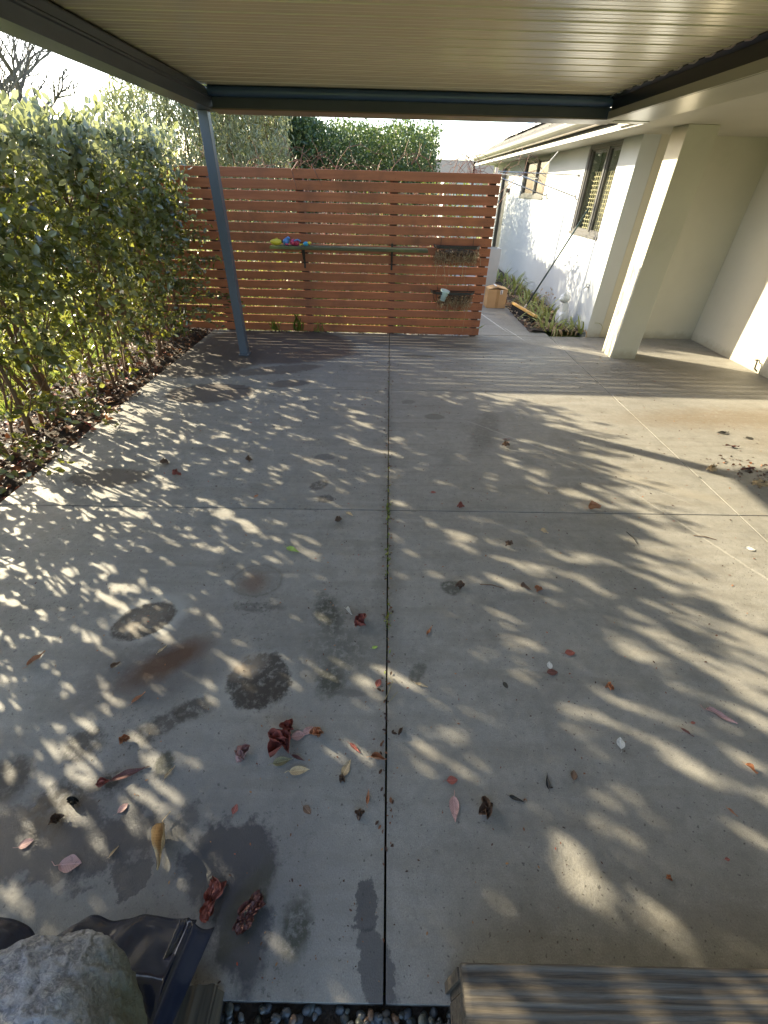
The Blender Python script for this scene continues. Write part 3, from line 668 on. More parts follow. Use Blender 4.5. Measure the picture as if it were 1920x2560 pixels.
cat = thing('cat_statue', 'white sitting cat statue among the strappy plants by the wall', 'statue', (2.66, 7.05, 0))
cm_ = MB(); cx, cy = 2.66, 7.05
blob(cm_, (cx, cy, .10), (.075, .09, .12), 14, 10, .03); blob(cm_, (cx-.01, cy-.02, .20), (.05, .055, .09), 12, 8, .02)
cm_.build('body', M['ceramic'], cat, True)
h_ = MB(); blob(h_, (cx-.03, cy-.03, .315), (.062, .055, .052), 14, 10, .02); blob(h_, (cx-.075, cy-.055, .305), (.03, .028, .022), 10, 6, .02)
ho = h_.build('head', M['ceramic'], cat, True)
for s_ in (-1, 1):
    e = Vector((cx-.03+s_*.02, cy-.03+s_*.03, .35)); MB().tube([e, e+Vector((0, s_*.012, .045))], [.02, .002], 6).build('ear', M['ceramic'], ho)
    MB().tube([(cx-.05, cy-.06+s_*.035, .0), (cx-.04, cy-.04+s_*.03, .16)], [.02, .022], 8).build('leg', M['ceramic'], cat, True)
MB().tube([(cx+.06, cy, .03), (cx+.1, cy-.06, .03), (cx+.05, cy-.12, .03), (cx-.03, cy-.13, .03)], [.02, .02, .018, .01], 8).build('tail', M['ceramic'], cat, True)

cat.scale = (1.25, 1.25, 1.25)
# strappy plants, leaf by leaf
blades = []
def blade_mesh(L, W, arch, mat, seed):
    r = random.Random(seed); m = MB(); n = 9; px = 0; pz = 0; ang = math.radians(r.uniform(78, 88)); tw = 0
    for i in range(n+1):
        u = i/n; wd = W*(1-u**2.2)*(.75+.5*math.sin(u*2.4))+.0008
        m.v += [(px, -wd, pz+.12*wd), (px, 0, pz-.25*wd), (px, wd, pz+.12*wd)]
        px += L/n*math.cos(ang); pz += L/n*math.sin(ang); ang -= arch/n*(1+1.4*u)
    for i in range(n):
        a = 3*i; m.f += [(a, a+1, a+4, a+3), (a+1, a+2, a+5, a+4)]
    return m.mesh('leaf', mat)
for i in range(6): blades.append(blade_mesh(.34+.03*i, .013, .35+.30*i, M['iris'], i))
dry = [blade_mesh(.26+.03*i, .011, 1.9+.25*i, M['straw'], 20+i) for i in range(4)]
def plant(x, y, n, sc_, label, spread=.10, drn=.3, grp='strappy plants along the house wall'):
    t = thing('strappy_plant', label, 'plant', (x, y, .02), grp)
    r = random.Random(int(x*1000+y*77))
    for i in range(n):
        d = r.random() < drn
        o = bpy.data.objects.new('leaf', r.choice(dry if d else blades)); col.objects.link(o); o.parent = t
        s_ = sc_*r.uniform(.75, 1.15); a = r.uniform(0, 2*math.pi); q = spread*math.sqrt(r.random())
        zz = 0 if not d else .01
        o.location = (q*math.cos(a+.5), q*math.sin(a+.5), zz); o.rotation_euler = (r.uniform(-.15, .15), r.uniform(-.05, .5) if not d else r.uniform(.4, .9), a); o.scale = (s_, s_*r.uniform(.9, 1.3), s_)
    return t
plant(2.40, 6.70, 50, .8, 'big strappy plant spilling dry leaves onto the patio joint, nearest the pillar', .16, .45)
plant(2.74, 6.66, 14, .7, 'strappy plant in front of the cat statue, tight against the wall', .12, .3)
plant(2.34, 7.22, 30, .85, 'upright green strappy plant between the broom head and the cat statue', .13, .25)
plant(2.56, 7.55, 34, .9, 'strappy plant behind the broom handle', .14, .3)
plant(2.42, 8.1, 34, .85, 'strappy plant beyond the left end of the broom head', .15, .4)
plant(2.6, 8.75, 34, .9, 'dense strappy plant right behind the cardboard box', .16, .4)
plant(2.42, 9.3, 30, .95, 'strappy plant in the shaded border, third from the far end', .16, .35)
plant(2.6, 10.0, 30, 1.0, 'strappy plant in the shaded border, second from the far end', .18, .35)
plant(2.5, 10.8, 30, 1.1, 'farthest strappy plant in the shaded border beside the planter', .2, .3)
plant(2.80, 6.55, 14, .8, 'small curling grey green plant at the foot of the wall corner', .05, .3)
# dry seed stalks
ss = thing('seed_stalks', 'thin dry flower stalks with brown seed heads between broom and cat', 'plant', (2.5, 7.3, .02))
for i in range(9):
    r = random.Random(i); x, y = 2.45+r.uniform(-.1, .15), 7.3+r.uniform(-.15, .2); h = r.uniform(.3, .48)
    q = MB().tube([(x, y, .02), (x+r.uniform(-.03, .03), y, h*.6), (x+r.uniform(-.08, .08), y+r.uniform(-.05, .05), h)], .0025, 4)
    qo = q.build('stalk', M['straw'], ss); p_ = q.v[-2]
    hb = MB()
    for k in range(4): blob(hb, (p_[0]+r.uniform(-.02, .02), p_[1]+r.uniform(-.02, .02), p_[2]+r.uniform(-.02, .01)), (.008, .008, .008), 5, 4)
    hb.build('seed_head', M['straw'], qo)

# clothesline (arms over the fence top)
cl = thing('clothesline', 'fold-down metal clothesline with thin arms reaching past the fence end', 'clothesline', (1.55, 7.8, 1.85))
tips = [((1.50, 7.8, 1.857), (2.68, 7.8, 1.838)), ((1.80, 7.75, 1.826), (2.62, 7.55, 1.59)), ((1.56, 7.6, 1.775), (2.22, 7.6, 1.59)), ((1.50, 7.85, 1.84), (2.24, 8.3, 1.80))]
for a_, b_ in tips:
    MB().tube([a_, b_], .0072, 6).build('arm', M['alu'], cl)
for a_, b_ in [(tips[0][1], tips[1][1]), (tips[3][1], tips[2][1])]:
    for off in (0, .022):
        MB().tube([(a_[0]+off*.4, a_[1], a_[2]), (b_[0]+off, b_[1], b_[2])], .003, 4).build('cord', M['iron'], cl)
    MB().tube([(b_[0]-.01, b_[1], b_[2]+.03), (b_[0], b_[1], b_[2]-.02), (b_[0]+.03, b_[1], b_[2]-.03)], .007, 5).build('arm_tip', M['frame'], cl)
    MB().tube([(a_[0]-.02, a_[1], a_[2]+.02), (a_[0], a_[1], a_[2]-.03), (a_[0]+.012, a_[1], a_[2]+.03)], .008, 5).build('arm_tip', M['frame'], cl)
MB().tube([(2.22, 8.2, 1.86), (2.36, 7.95, 2.10)], .004, 6).build('stay', M['alu'], cl)
MB().tube([(1.5, 7.8, -.05), (1.5, 7.8, 1.9)], .025, 8).build('pole', M['alu'], cl)
for k in range(4):
    u = .25+.2*k
    pA = Vector(tips[0][0]).lerp(Vector(tips[0][1]), u); pB = Vector(tips[1][0]).lerp(Vector(tips[1][1]), u); MB().tube([pA, pB], .0016, 4).build('cord', M['iron'], cl)

# ------------------------------------------------------------------ hedge along the left
HY0, HY1 = -1.0, 6.15
def hedge_shrub(y, yw, i, label, nl):
    """one shrub of the row: several leaning stems, twigs and leaves"""
    t = thing('hedge_shrub', label, 'shrub', (-2.8, y, 0), 'shrubs of the left hedge')
    r = random.Random(100+i); R_ = np.random.default_rng(100+i)
    ends = []
    for k in range(r.randint(6, 9)):
        x0, y0 = -2.82+r.uniform(-.22, .16), y+r.uniform(-.22, .22)
        dx, dy = r.uniform(-.40, .30), r.uniform(-.3, .3)+.15*math.sin(y*5); hh = r.uniform(1.5, 1.95); pts = []
        for q in range(8):
            u = q/7; pts.append((x0+dx*u**1.2+.045*math.sin(6*u+k*1.7), y0+dy*u**1.1+.03*math.sin(4*u+k*2), -.03+hh*u))
        r0 = r.choice([.008, .010, .013, .016, .023])
        so = MB().tube(pts, [r0*(1-.7*q/7) for q in range(8)], 6).build('stem', M['bark'], t, True)
        bb = MB()
        for b_ in range(7):
            q = r.randint(1, 6); s_ = Vector(pts[q]); d = Vector((r.uniform(-1, 1), r.uniform(-1, 1), r.uniform(.5, 1.8))).normalized(); L = r.uniform(.25, .6)
            p1 = s_+d*L*.5; p2 = s_+d*L+Vector((0, 0, .05)); bb.tube([s_, p1, p2], [.007, .005, .002], 4, False)
            ends += [p1, p2]
        bb.build('twigs', M['bark'], so, kind='stuff')
        ends += [Vector(p) for p in pts[3:]]
    # leaf clusters
    P = []; D = []
    nclu = nl//9
    E = np.array([tuple(e) for e in ends])
    while len(P) < nl:
        u = R_.random()
        z = R_.beta(1.7, 1.05)*2.02+.04
        if z < 1.0 and R_.random() > .80: continue
        yy = y+R_.uniform(-.5, .5)*yw*1.25
        top = (1.84 if yy < 4.3 else 1.92)+.10*noise.noise((y*1.7, z, 5))
        x = -2.86+ (R_.uniform(-1, 1) if R_.random() < .5 else R_.choice([-1, 1])*R_.uniform(.6, 1))*(.30+.22*min(1, z/1.1))
        # gaps: coherent holes through the row
        hole = noise.noise((x*1.5, yy*5.5, z*5.5+2.0))
        if hole > (.24 if z < 1.0 else .30): continue
        c = np.array([x, yy, min(z, top+.0)])
        d = R_.normal(size=3)*.8; d[2] += .9; d /= np.linalg.norm(d); L = R_.uniform(.10, .24)
        for s_ in range(9):
            p = c+d*L*(s_/8); pd = R_.normal(size=3); pd = pd-d*(pd@d); pd = pd/np.linalg.norm(pd)+d*.6
            P.append(p); D.append(pd)
    P = np.array(P); D = np.array(D); n_ = len(P)
    Nn_ = R_.normal(size=(n_, 3)); Nn_[:, 2] += .7
    s_ = R_.uniform(.6, 1.4, n_)
    tt = (-2.45-P[:, 0]); py = P[:, 1]-.59*tt; pz = P[:, 2]-.5025*tt      # gaps cut along the sun's direction, shaped to throw the dapples
    gap = np.array([noise.noise((a*11.5, b*11.5, 4.0))+.45*noise.noise((a*21, b*21, 9.0))+.35*noise.noise((a*2.3, b*2.3, 1.0)) for a, b in zip(py, pz)])
    ok = (P[:, 2] > .03) & (gap < .17+.04*(P[:, 2] < 1.0)); P, D, Nn_, s_ = P[ok], D[ok], Nn_[ok], s_[ok]
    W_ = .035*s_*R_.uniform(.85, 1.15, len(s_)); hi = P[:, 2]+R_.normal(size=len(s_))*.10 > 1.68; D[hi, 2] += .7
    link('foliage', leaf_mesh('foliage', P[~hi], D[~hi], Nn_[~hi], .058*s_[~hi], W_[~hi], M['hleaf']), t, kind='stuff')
    link('upper_leaves', leaf_mesh('upper_leaves', P[hi], D[hi], Nn_[hi], .064*s_[hi], W_[hi], M['hupper']), t, kind='stuff')  # paler, slightly longer leaves towards the top of the shrub
    return t
hy = [-.7, .0, .7, 1.4, 2.05, 2.7, 3.35, 4.0, 4.65, 5.3, 5.9]
ordn = ['first', 'second', 'third', 'fourth', 'fifth', 'sixth', 'seventh', 'eighth', 'ninth', 'tenth', 'eleventh']
for i, y in enumerate(hy):
    k = len(hy)-1-i
    hedge_shrub(y, .66, i, 'leafy evergreen hedge shrub with bare brown stems, %s of its row from the slat fence' % ordn[k], 6600 if y < 1.2 else 7400)
# low sprigs reaching over the patio edge
sprigs = [(-2.35, 2.95, .25), (-2.32, 2.6, .12), (-2.25, 3.35, .10), (-2.45, 2.3, .35), (-2.3, 5.4, .3), (-2.2, 5.75, .65), (-2.05, 6.0, 1.2), (-2.1, 5.95, .9), (-2.38, 4.4, .35), (-2.35, 2.05, .2), (-2.15, 5.85, .25), (-2.0, 6.05, .45)]
P = []; D = []
tw = MB()
for (x, y, z) in sprigs:
    for k in range(5):
        e = Vector((x, y, z))+Vector(RNG.normal(size=3)*.09); s_ = Vector((-2.65, y+RNG.normal()*.12, z*.8+.1)); tw.tube([s_, (s_+e)/2+Vector((0, 0, .04)), e], .003, 4, False)
        for q in range(12):
            u = .35+.65*q/11; p = s_.lerp(e, u)+Vector((0, 0, .04*math.sin(math.pi*u))); P.append(tuple(p)); D.append(RNG.normal(size=3)+np.array([.4, 0, 0]))
P = np.array(P); D = np.array(D); P[:, 2] = np.maximum(P[:, 2], .03); n_ = len(P); s_ = RNG.uniform(.8, 1.35, n_); Nn_ = RNG.normal(size=(n_, 3)); Nn_[:, 2] += 1
lo = thing('trailing_sprigs', 'low leafy sprigs hanging out of the hedge over the concrete edge', 'branches', (-2.6, 4, .1))
link('foliage', leaf_mesh('foliage', P, D, Nn_, .05*s_, .032*s_, M['hleaf']), lo, kind='stuff'); tw.build('twigs', M['bark'], lo, kind='stuff')

# leaf litter in the bed and against the fence
def litter(name, n, xr, yr, zf, label, smin=.02, smax=.055, mat='litter'):
    P = np.column_stack([RNG.uniform(*xr, n), RNG.uniform(*yr, n), np.zeros(n)])
    P[:, 2] = [zf(a, b) for a, b in P[:, :2]]; P[:, 2] += RNG.uniform(0, .018, n)
    D = RNG.normal(size=(n, 3)); D[:, 2] *= .3; Nn_ = RNG.normal(size=(n, 3))*.35; Nn_[:, 2] += 1; s_ = RNG.uniform(smin, smax, n)
    o = link(name, leaf_mesh(name, P, D, Nn_, s_, s_*RNG.uniform(.45, .75, n), M[mat], .25, .15), kind='stuff'); o['label'] = label; return o
bedz = lambda x, y: -.02+.05*noise.noise((x*4, y*4, 0))+.03*math.sin(math.pi*(x+3.4)/.96)
tag(litter('leaf_litter', 5200, (-3.35, -2.36), (-.8, 6.5), bedz, 'dry brown and orange leaves under the hedge'), 'dry brown and orange leaves heaped under the left hedge', 'leaf litter')
tag(litter('leaf_litter', 420, (-2.85, -2.38), (1.2, 4.2), lambda x, y: bedz(x, y)+.012, '', .045, .085), 'larger rust red leaves lying along the edge of the hedge bed', 'leaf litter')
tag(litter('leaf_litter', 260, (-2.44, 1.3), (6.31, 6.42), lambda x, y: .0, ''), 'thin line of dry leaves along the foot of the slat fence', 'leaf litter')
tag(litter('leaf_litter', 420, (2.05, 2.82), (6.62, 9.5), lambda x, y: .03, '', .03, .09, 'straw'), 'dry straw coloured leaves under the strappy plants', 'leaf litter')

# lawn blades beyond the hedge
n_ = 26000
P = np.column_stack([RNG.uniform(-6.2, -3.35, n_), RNG.uniform(0, 7.5, n_), np.full(n_, -.05)]); D = RNG.normal(size=(n_, 3))*.35; D[:, 2] += 1
tag(link('lawn_grass', leaf_mesh('lawn_grass', P, D, RNG.normal(size=(n_, 3)), RNG.uniform(.05, .12, n_), np.full(n_, .008), M['grass']), kind='stuff'), 'sunlit grass of the lawn beyond the left hedge', 'grass')

# ------------------------------------------------------------------ planting behind the fence
def hedge_mass(name, label, x0, x1, y0, y1, topf, n, L, W, mat, up=0., zmin=.0, trunks=5, cat='hedge', shell=.75, rgt=0, barkm='bark', seed=1, nscale=2.2, thr=.35):
    t = thing(name, label, cat, ((x0+x1)/2, (y0+y1)/2, 0)); R_ = np.random.default_rng(seed)
    P = []
    while len(P) < n:
        m_ = n
        x = R_.uniform(x0, x1, m_); y = y0+(y1-y0)*R_.beta(1, 1.8, m_)
        tp_ = np.array([topf(a) for a in x]); z = zmin+(tp_-zmin)*R_.beta(1.5, 1, m_)
        for a, b, c in zip(x, y, z):
            if noise.noise((a*nscale, b*nscale, c*nscale+seed)) > thr: continue
            k = 3
            P.append((a, b, c))
            if len(P) >= n: break
    P = np.array(P)+R_.normal(size=(n, 3))*.035
    D = R_.normal(size=(n, 3)); D[:, 2] += up; s_ = R_.uniform(.7, 1.3, n)
    link('foliage', leaf_mesh('foliage', P, D, R_.normal(size=(n, 3)), L*s_, W*s_, M[mat]), t, kind='stuff')
    r = random.Random(seed)
    for k in range(trunks):
        x = x0+(x1-x0)*(k+.5)/trunks; y = (y0+y1)/2; h = topf(x)*.85
        MB().tube([(x, y, -.05), (x+r.uniform(-.1, .1), y, h*.5), (x+r.uniform(-.25, .25), y+r.uniform(-.1, .1), h)], [.05, .035, .01], 7).build('trunk', M[barkm], t, True)
        b = MB()
        for q in range(14):
            z = r.uniform(.2, .9)*h; p = Vector((x, y, z)); d = Vector((r.uniform(-1, 1), r.uniform(-.8, .5), r.uniform(.2, 1.1))).normalized()*r.uniform(.3, .7)
            b.tube([p, p+d*.6, p+d+Vector((0,0,.1))], [.012, .008, .003], 4, False)
        b.build('branches', M[barkm], t, kind='stuff')
    return t
hedge_mass('clipped_hedge', 'tall clipped dark green hedge beyond the fence, its right end square against the sky', -2.35, 1.06, 12.0, 16.5,
           lambda x: 2.74+.03*math.sin(x*5)+.05*noise.noise((x*3, 0, 0))-(.18*max(0, (x-.85)/.2))**2, 62000, .058, .03, 'dleaf', .7, .0, 9, thr=.45, seed=3)
hedge_mass('tall_evergreen', 'taller dense evergreen behind the olive hedge, its top hidden by the beam', -4.3, -1.6, 11.7, 13.8, lambda x: 2.75+(-1.6-x)*.55+.12*noise.noise((x*2, 9, 0)), 34000, .065, .038, 'dleaf', .3, .0, 4, 'tree', thr=.5, seed=13)
hedge_mass('olive_hedge', 'tall wispy olive green hedge with narrow pale leaves beyond the fence', -4.75, -1.78, 9.4, 10.4,
           lambda x: 3.05+.12*noise.noise((x*2, 3, 0))+.05*math.sin(x*7)-(.0 if x > -4.2 else (-4.2-x)*.6), 24000, .085, .02, 'oleaf', 1.6, .1, 7, thr=.33, seed=5)
hedge_mass('distant_hedge', 'unclipped green hedge far behind on the left', -9.5, -4.9, 11.5, 12.8, lambda x: 1.9+.25*noise.noise((x*1.1, 1, 0)), 12000, .09, .05, 'gleaf', .5, 0, 6, seed=7)
hedge_mass('brown_bush', 'rounded brown green bush under the bare tree, top left', -12.4, -9.1, 15, 17, lambda x: 3.35-.22*(x+11.0)**2*.6+.15*noise.noise((x*2, 1, 0)), 9000, .10, .05, 'bleaf', .3, .3, 4, 'bush', seed=9)

def branchy(name, label, x, y, h, r0, seed, mat='greybark', lean=(0, 0), cat='tree', depth=5):
    t = thing(name, label, cat, (x, y, 0)); r = random.Random(seed); tr = MB(); tw = MB()
    def grow(p, d, L, rad, lev):
        pts = [p]; q = p.copy(); dd = d.copy()
        for k in range(4):
            dd = (dd+Vector((r.uniform(-.22, .22), r.uniform(-.22, .22), r.uniform(-.05, .12)))).normalized(); q = q+dd*L/4; pts.append(q.copy())
        (tr if lev <= 1 else tw).tube(pts, [rad*(1-.45*i/4) for i in range(5)], 6 if lev < 2 else 3, False)
        if lev < depth:
            for k in range(3 if lev else 4):
                a = pts[r.randint(2, 4)]; nd = (dd+Vector((r.uniform(-1, 1), r.uniform(-1, 1), r.uniform(-.3, .7)))*.85).normalized()
                grow(a, nd, L*r.uniform(.55, .8), rad*.62, lev+1)
    grow(Vector((x, y, -.05)), Vector((lean[0], lean[1], 1)).normalized(), h*.42, r0, 0)
    tr.build('trunk', M[mat], t, True); tw.build('twigs', M[mat], t, kind='stuff'); return t
branchy('bare_tree', 'leafless tree with drooping grey twigs at the top left corner', -9.9, 16, 6.2, .17, 4, depth=6)
branchy('bare_tree', 'second leafless tree beyond the hedge, partly hidden behind the left beam', -14.5, 18.5, 7.5, .15, 8, depth=6)
# vines on the fence top
def vine(label, x0, x1, zt, n, seed, y=6.5):
    t = thing('bare_vine', label, 'vine', ((x0+x1)/2, y, 0), None); r = random.Random(seed)
    for i in range(n):
        x = r.uniform(x0, x1); d = r.choice([-1, 1]); pts = [(x, y+r.uniform(0, .35), .6+r.random()*.6)]; h = r.uniform(1.8, zt); L = r.uniform(.25, .8)
        for k in range(1, 8):
            u = k/7; z = pts[0][2]+(h-pts[0][2])*math.sin(u*math.pi*.62); pts.append((x+d*L*u**1.6+.03*math.sin(6*u+i), pts[0][1]+.05*math.sin(3*u), z+.02*math.sin(9*u)))
        st = MB().tube(pts, [.006*(1-.7*k/7) for k in range(8)], 5).build('cane', M['redtwig'], t)
        s2 = MB()
        for k in range(4):
            p = Vector(pts[r.randint(4, 7)]); q = p+Vector((r.uniform(-.2, .2), 0, r.uniform(-.05, .18))); s2.tube([p, (p+q)/2+Vector((0, 0, .02)), q], .002, 3, False)
        s2.build('twigs', M['redtwig'], st, kind='stuff')
vine('tangle of bare reddish canes arching over the right end of the fence', .25, 1.3, 2.0, 16, 3)
vine('bare canes rising behind the middle of the fence top', -1.0, .2, 2.05, 9, 5, 6.9)
vine('thin bare canes behind the fence top near the post', -2.1, -1.0, 1.95, 9, 6, 6.6)
for k, (x, lab) in enumerate([(-1.05, 'pale dead vine tip hanging over the top slat')]):
    hv = MB(); 
    hv.tube([(x-.01, 6.42, 1.83), (x-.02, 6.35, 1.86), (x-.09, 6.31, 1.78), (x-.06, 6.30, 1.66), (x-.05, 6.31, 1.60)], [.005, .006, .005, .004, .002], 5)
    hv.tube([(x+.12, 6.42, 1.78), (x+.14, 6.33, 1.84), (x+.19, 6.31, 1.75), (x+.25, 6.31, 1.64)], [.004, .006, .004, .002], 5)
    hv.tube([(x+.0, 6.38, 1.82), (x+.04, 6.36, 1.95), (x+.07, 6.37, 2.02)], [.006, .004, .001], 5)
    tag(hv.build('dead_vine', M['redtwig']), lab, 'vine')
# garden plants seen through the slats
gi = 0
def clump(x, y, h, wd, mat, n, label, Lf=.07, Wf=.03):
    t = thing('garden_plant', label, 'plant', (x, y, 0), 'low plants in the bed behind the slat fence'); R_ = np.random.default_rng(int(abs(x)*100+y*10))
    a = R_.uniform(0, 2*np.pi, n); q = np.sqrt(R_.random(n))*wd; z = h*R_.random(n)**.8
    P = np.column_stack([x+q*np.cos(a), y+q*np.sin(a)*.6, z]); D = R_.normal(size=(n, 3)); D[:, 2] += .8; s_ = R_.uniform(.6, 1.4, n)
    link('foliage', leaf_mesh('foliage', P, D, R_.normal(size=(n, 3)), Lf*s_, Wf*s_, M[mat]), t, kind='stuff')
    s = MB()
    for k in range(8): s.tube([(x, y, -.05), (x+math.cos(k)*wd*.6, y+math.sin(k)*wd*.4, h*.8)], .005, 4, False)
    s.build('stems', M['redtwig'], t, kind='stuff')
side = ['left of the first post', 'behind the leftmost toys', 'under the middle of the shelf', 'right of the centre joint', 'behind the upper basket']
clump(-2.6, 7.4, 1.0, .5, 'gleaf', 350, 'yellow green shrub seen through the slats left of the patio post')
clump(-1.75, 7.6, .8, .45, 'gleaf', 350, 'leafy plant seen through the slats just right of the patio post')
clump(-.9, 7.6, 1.2, .45, 'straw', 350, 'dry stalky plant seen through the slats behind the shelf toys', .12, .015)
clump(-.05, 7.8, 1.5, .5, 'gleaf', 700, 'mixed green plant seen through the slats behind the middle of the shelf', .1, .02)
clump(.55, 7.4, 1.2, .4, 'straw', 600, 'straw coloured plant seen through the slats left of the baskets', .12, .015)
clump(1.0, 8.6, 1.7, .45, 'gleaf', 800, 'taller green plant seen through the slats behind the baskets', .1, .03)
clump(-.5, 9.2, 1.6, 1.2, 'straw', 1500, 'wide stand of dead stalks seen through the upper slats', .14, .014)
n_ = 9000
P = np.column_stack([RNG.uniform(-4, 1.3, n_), RNG.uniform(6.5, 11, n_), np.full(n_, -.05)]); D = RNG.normal(size=(n_, 3))*.5; D[:, 2] += 1
tag(link('rough_grass', leaf_mesh('rough_grass', P, D, RNG.normal(size=(n_, 3)), RNG.uniform(.1, .25, n_), np.full(n_, .012), M['gleaf']), kind='stuff'), 'rough grass and weeds on the ground behind the slat fence', 'grass')
# grass tufts at the foot of the fence
def tuft(x, y, n, h, label):
    R_ = np.random.default_rng(int(abs(x*1000))); P = np.column_stack([x+R_.normal(size=n)*.03, y+R_.normal(size=n)*.01, np.zeros(n)]); D = R_.normal(size=(n, 3))*.3; D[:, 2] += 1; D[:, 1] -= .1
    tag(link('grass_tuft', leaf_mesh('grass_tuft', P, D, R_.normal(size=(n, 3)), h*R_.uniform(.5, 1.1, n), np.full(n, .0045), M['grass'])), label, 'grass', 'grass tufts at the foot of the fence')
tuft(-1.55, 6.31, 12, .20, 'tuft of green grass against the bottom slats, just right of the post'); tuft(-1.25, 6.31, 16, .28, 'tallest green grass tuft against the bottom slats'); tuft(-.95, 6.31, 9, .16, 'short grass tuft under the shelf bracket at the foot of the fence')

# neighbours' roofs far beyond
dh = thing('neighbour_house', 'low grey roofed house far beyond the right end of the fence', 'house', (4.2, 30, 0))
MB().box(2.2, 7.5, 30, 36, -.05, 2.05).build('wall', M['plaster'], dh)
MB().prism([(29.5, 2.05), (33, 3.0), (36.5, 2.05), (36.5, 1.98), (29.5, 1.98)], 'x', 1.8, 8).build('roof', M['tile'], dh)
d2 = thing('garden_shed', 'pale blue grey shed wall glimpsed over the fence end', 'shed', (2.6, 20, 0))
MB().box(2.0, 3.4, 20, 21.5, -.05, 2.0).build('wall', M['planter'], d2); MB().box(1.9, 3.5, 19.9, 21.6, 2.0, 2.06).build('roof', M['frame'], d2)

# ------------------------------------------------------------------ foreground: stones, step, boulder, liner
gb = MB().box(-.60, .30, -.25, .135, -.10, -.040).build('gravel_bed', M['soil']); gb['kind'] = 'structure'
pebs = []
cols = [((.06,.068,.075),(.035,.04,.045)), ((.085,.09,.093),(.06,.062,.066)), ((.045,.052,.048),(.03,.035,.033)), ((.14,.085,.055),(.09,.055,.035)), ((.11,.12,.10),(.07,.08,.07))]
for i, (a, b) in enumerate(cols):
    mt = simple('pebble_%s' % 'abcde'[i], a, b, .45, 40); m = MB(); blob(m, (0,0,0), (1, .72, .5), 12, 8, .25, i); pebs.append(m.mesh('pebble', mt, True))
rr = random.Random(4)
for i in range(300):
    o = bpy.data.objects.new('pebble', pebs[rr.choice([0,0,0,1,1,2,2,3,4])]); col.objects.link(o); o.parent = gb; o.matrix_parent_inverse = world_mat(gb).inverted()
    s_ = rr.uniform(.008, .015); o.location = (rr.uniform(-.40, .21), rr.uniform(-.02, .108), -.03+rr.uniform(0, .026)); o.scale = (s_, s_, s_); o.rotation_euler = (rr.uniform(-.5, .5), rr.uniform(-.5, .5), rr.uniform(0, 6.3))

# grooved deck step
def grooved_wood():
    m, t, p, o = newmat('grey_weathered_decking'); v = coords(t, (1.0, 34, 34)); n = noise_n(t, v, 2.6, 7, .75, .5)
    c = ramp(t, n.outputs[0], [(.34, (.014, .011, .008)), (.5, (.065, .053, .039)), (.68, (.13, .108, .08))]); t.links.new(c, p.inputs['Base Color']); p.inputs['Roughness'].default_value = .8
    bump(t, p, n.outputs[0], .6, .006); return m
M['deck'] = grooved_wood()
step = thing('deck_step', 'grey weathered grooved timber deck step in the bottom right corner', 'step', (.9, -.1, 0))
mb = MB(); X0, X1, nx = .197, 1.9, 110; ny = 130; Y0, Y1 = -.10, .158
for j in range(ny+1):
    for i in range(nx+1):
        x = X0+(X1-X0)*i/nx; y = Y0+(Y1-Y0)*j/ny
        yy = y+.002*noise.noise((x*5, y*30, 0))+.004*noise.noise((x*1.5, 4, 0))
        z = .298+.0011*math.sin(yy*2*math.pi/.0165+2*noise.noise((x*1.5, y*20, 3)))+.0012*noise.noise((x*3, y*60, 1))
        if j == ny: z -= .002; y += .0015*noise.noise((x*6, 0, 7))
        mb.v.append((x, y, z))
for j in range(ny):
    for i in range(nx): a = j*(nx+1)+i; mb.f.append((a, a+1, a+nx+2, a+nx+1))
nb = len(mb.v)
for i in range(nx+1): x, y, z = mb.v[ny*(nx+1)+i]; mb.v.append((x, y+.002, z-.035))
for i in range(nx): mb.f.append((ny*(nx+1)+i, ny*(nx+1)+i+1, nb+i+1, nb+i))
nb = len(mb.v)
for j in range(ny+1): x, y, z = mb.v[j*(nx+1)]; mb.v.append((x-.002, y, z-.035))
for j in range(ny): mb.f.append((j*(nx+1), (j+1)*(nx+1), nb+j+1, nb+j))
mb.build('top_board', M['deck'], step, True)
MB().box(.203, 1.9, .122, .152, -.05, .262).build('riser', M['deck'], step)
for k in range(4): MB().box(.2015, .221, -.1+0*k, .121, -.05+.079*k, .022+.079*k).build('side_board', M['deck'], step, bevel=.003)
MB().box(.191, .199, .135, .155, 0, .262).build('corner_trim', M['deck'], step)

# timber sleeper at the left
sl = wood_mat('old_sleeper', (.09, .07, .045), (.018, .014, .01), 1, .9, 70, (.05, .04, .025))
slm = sheet(-.62, -.372, -.35, .135, 110, 12, lambda x, y: .10+.006*noise.noise((x*70, y*3, 0))+.005*noise.noise((x*22, y*2, 4))-.004*(abs(x+.372) < .006))
for k_, v_ in enumerate(slm.v):
    if v_[1] > .13: slm.v[k_] = (v_[0], v_[1]+.006*noise.noise((v_[0]*40, 1, 2)), v_[2]-.002)
slm.box(-.618, -.374, -.35, .131, -.06, .088)
tag(slm.build('timber_sleeper', sl), 'dark split end of an old timber sleeper beside the pebbles', 'timber')
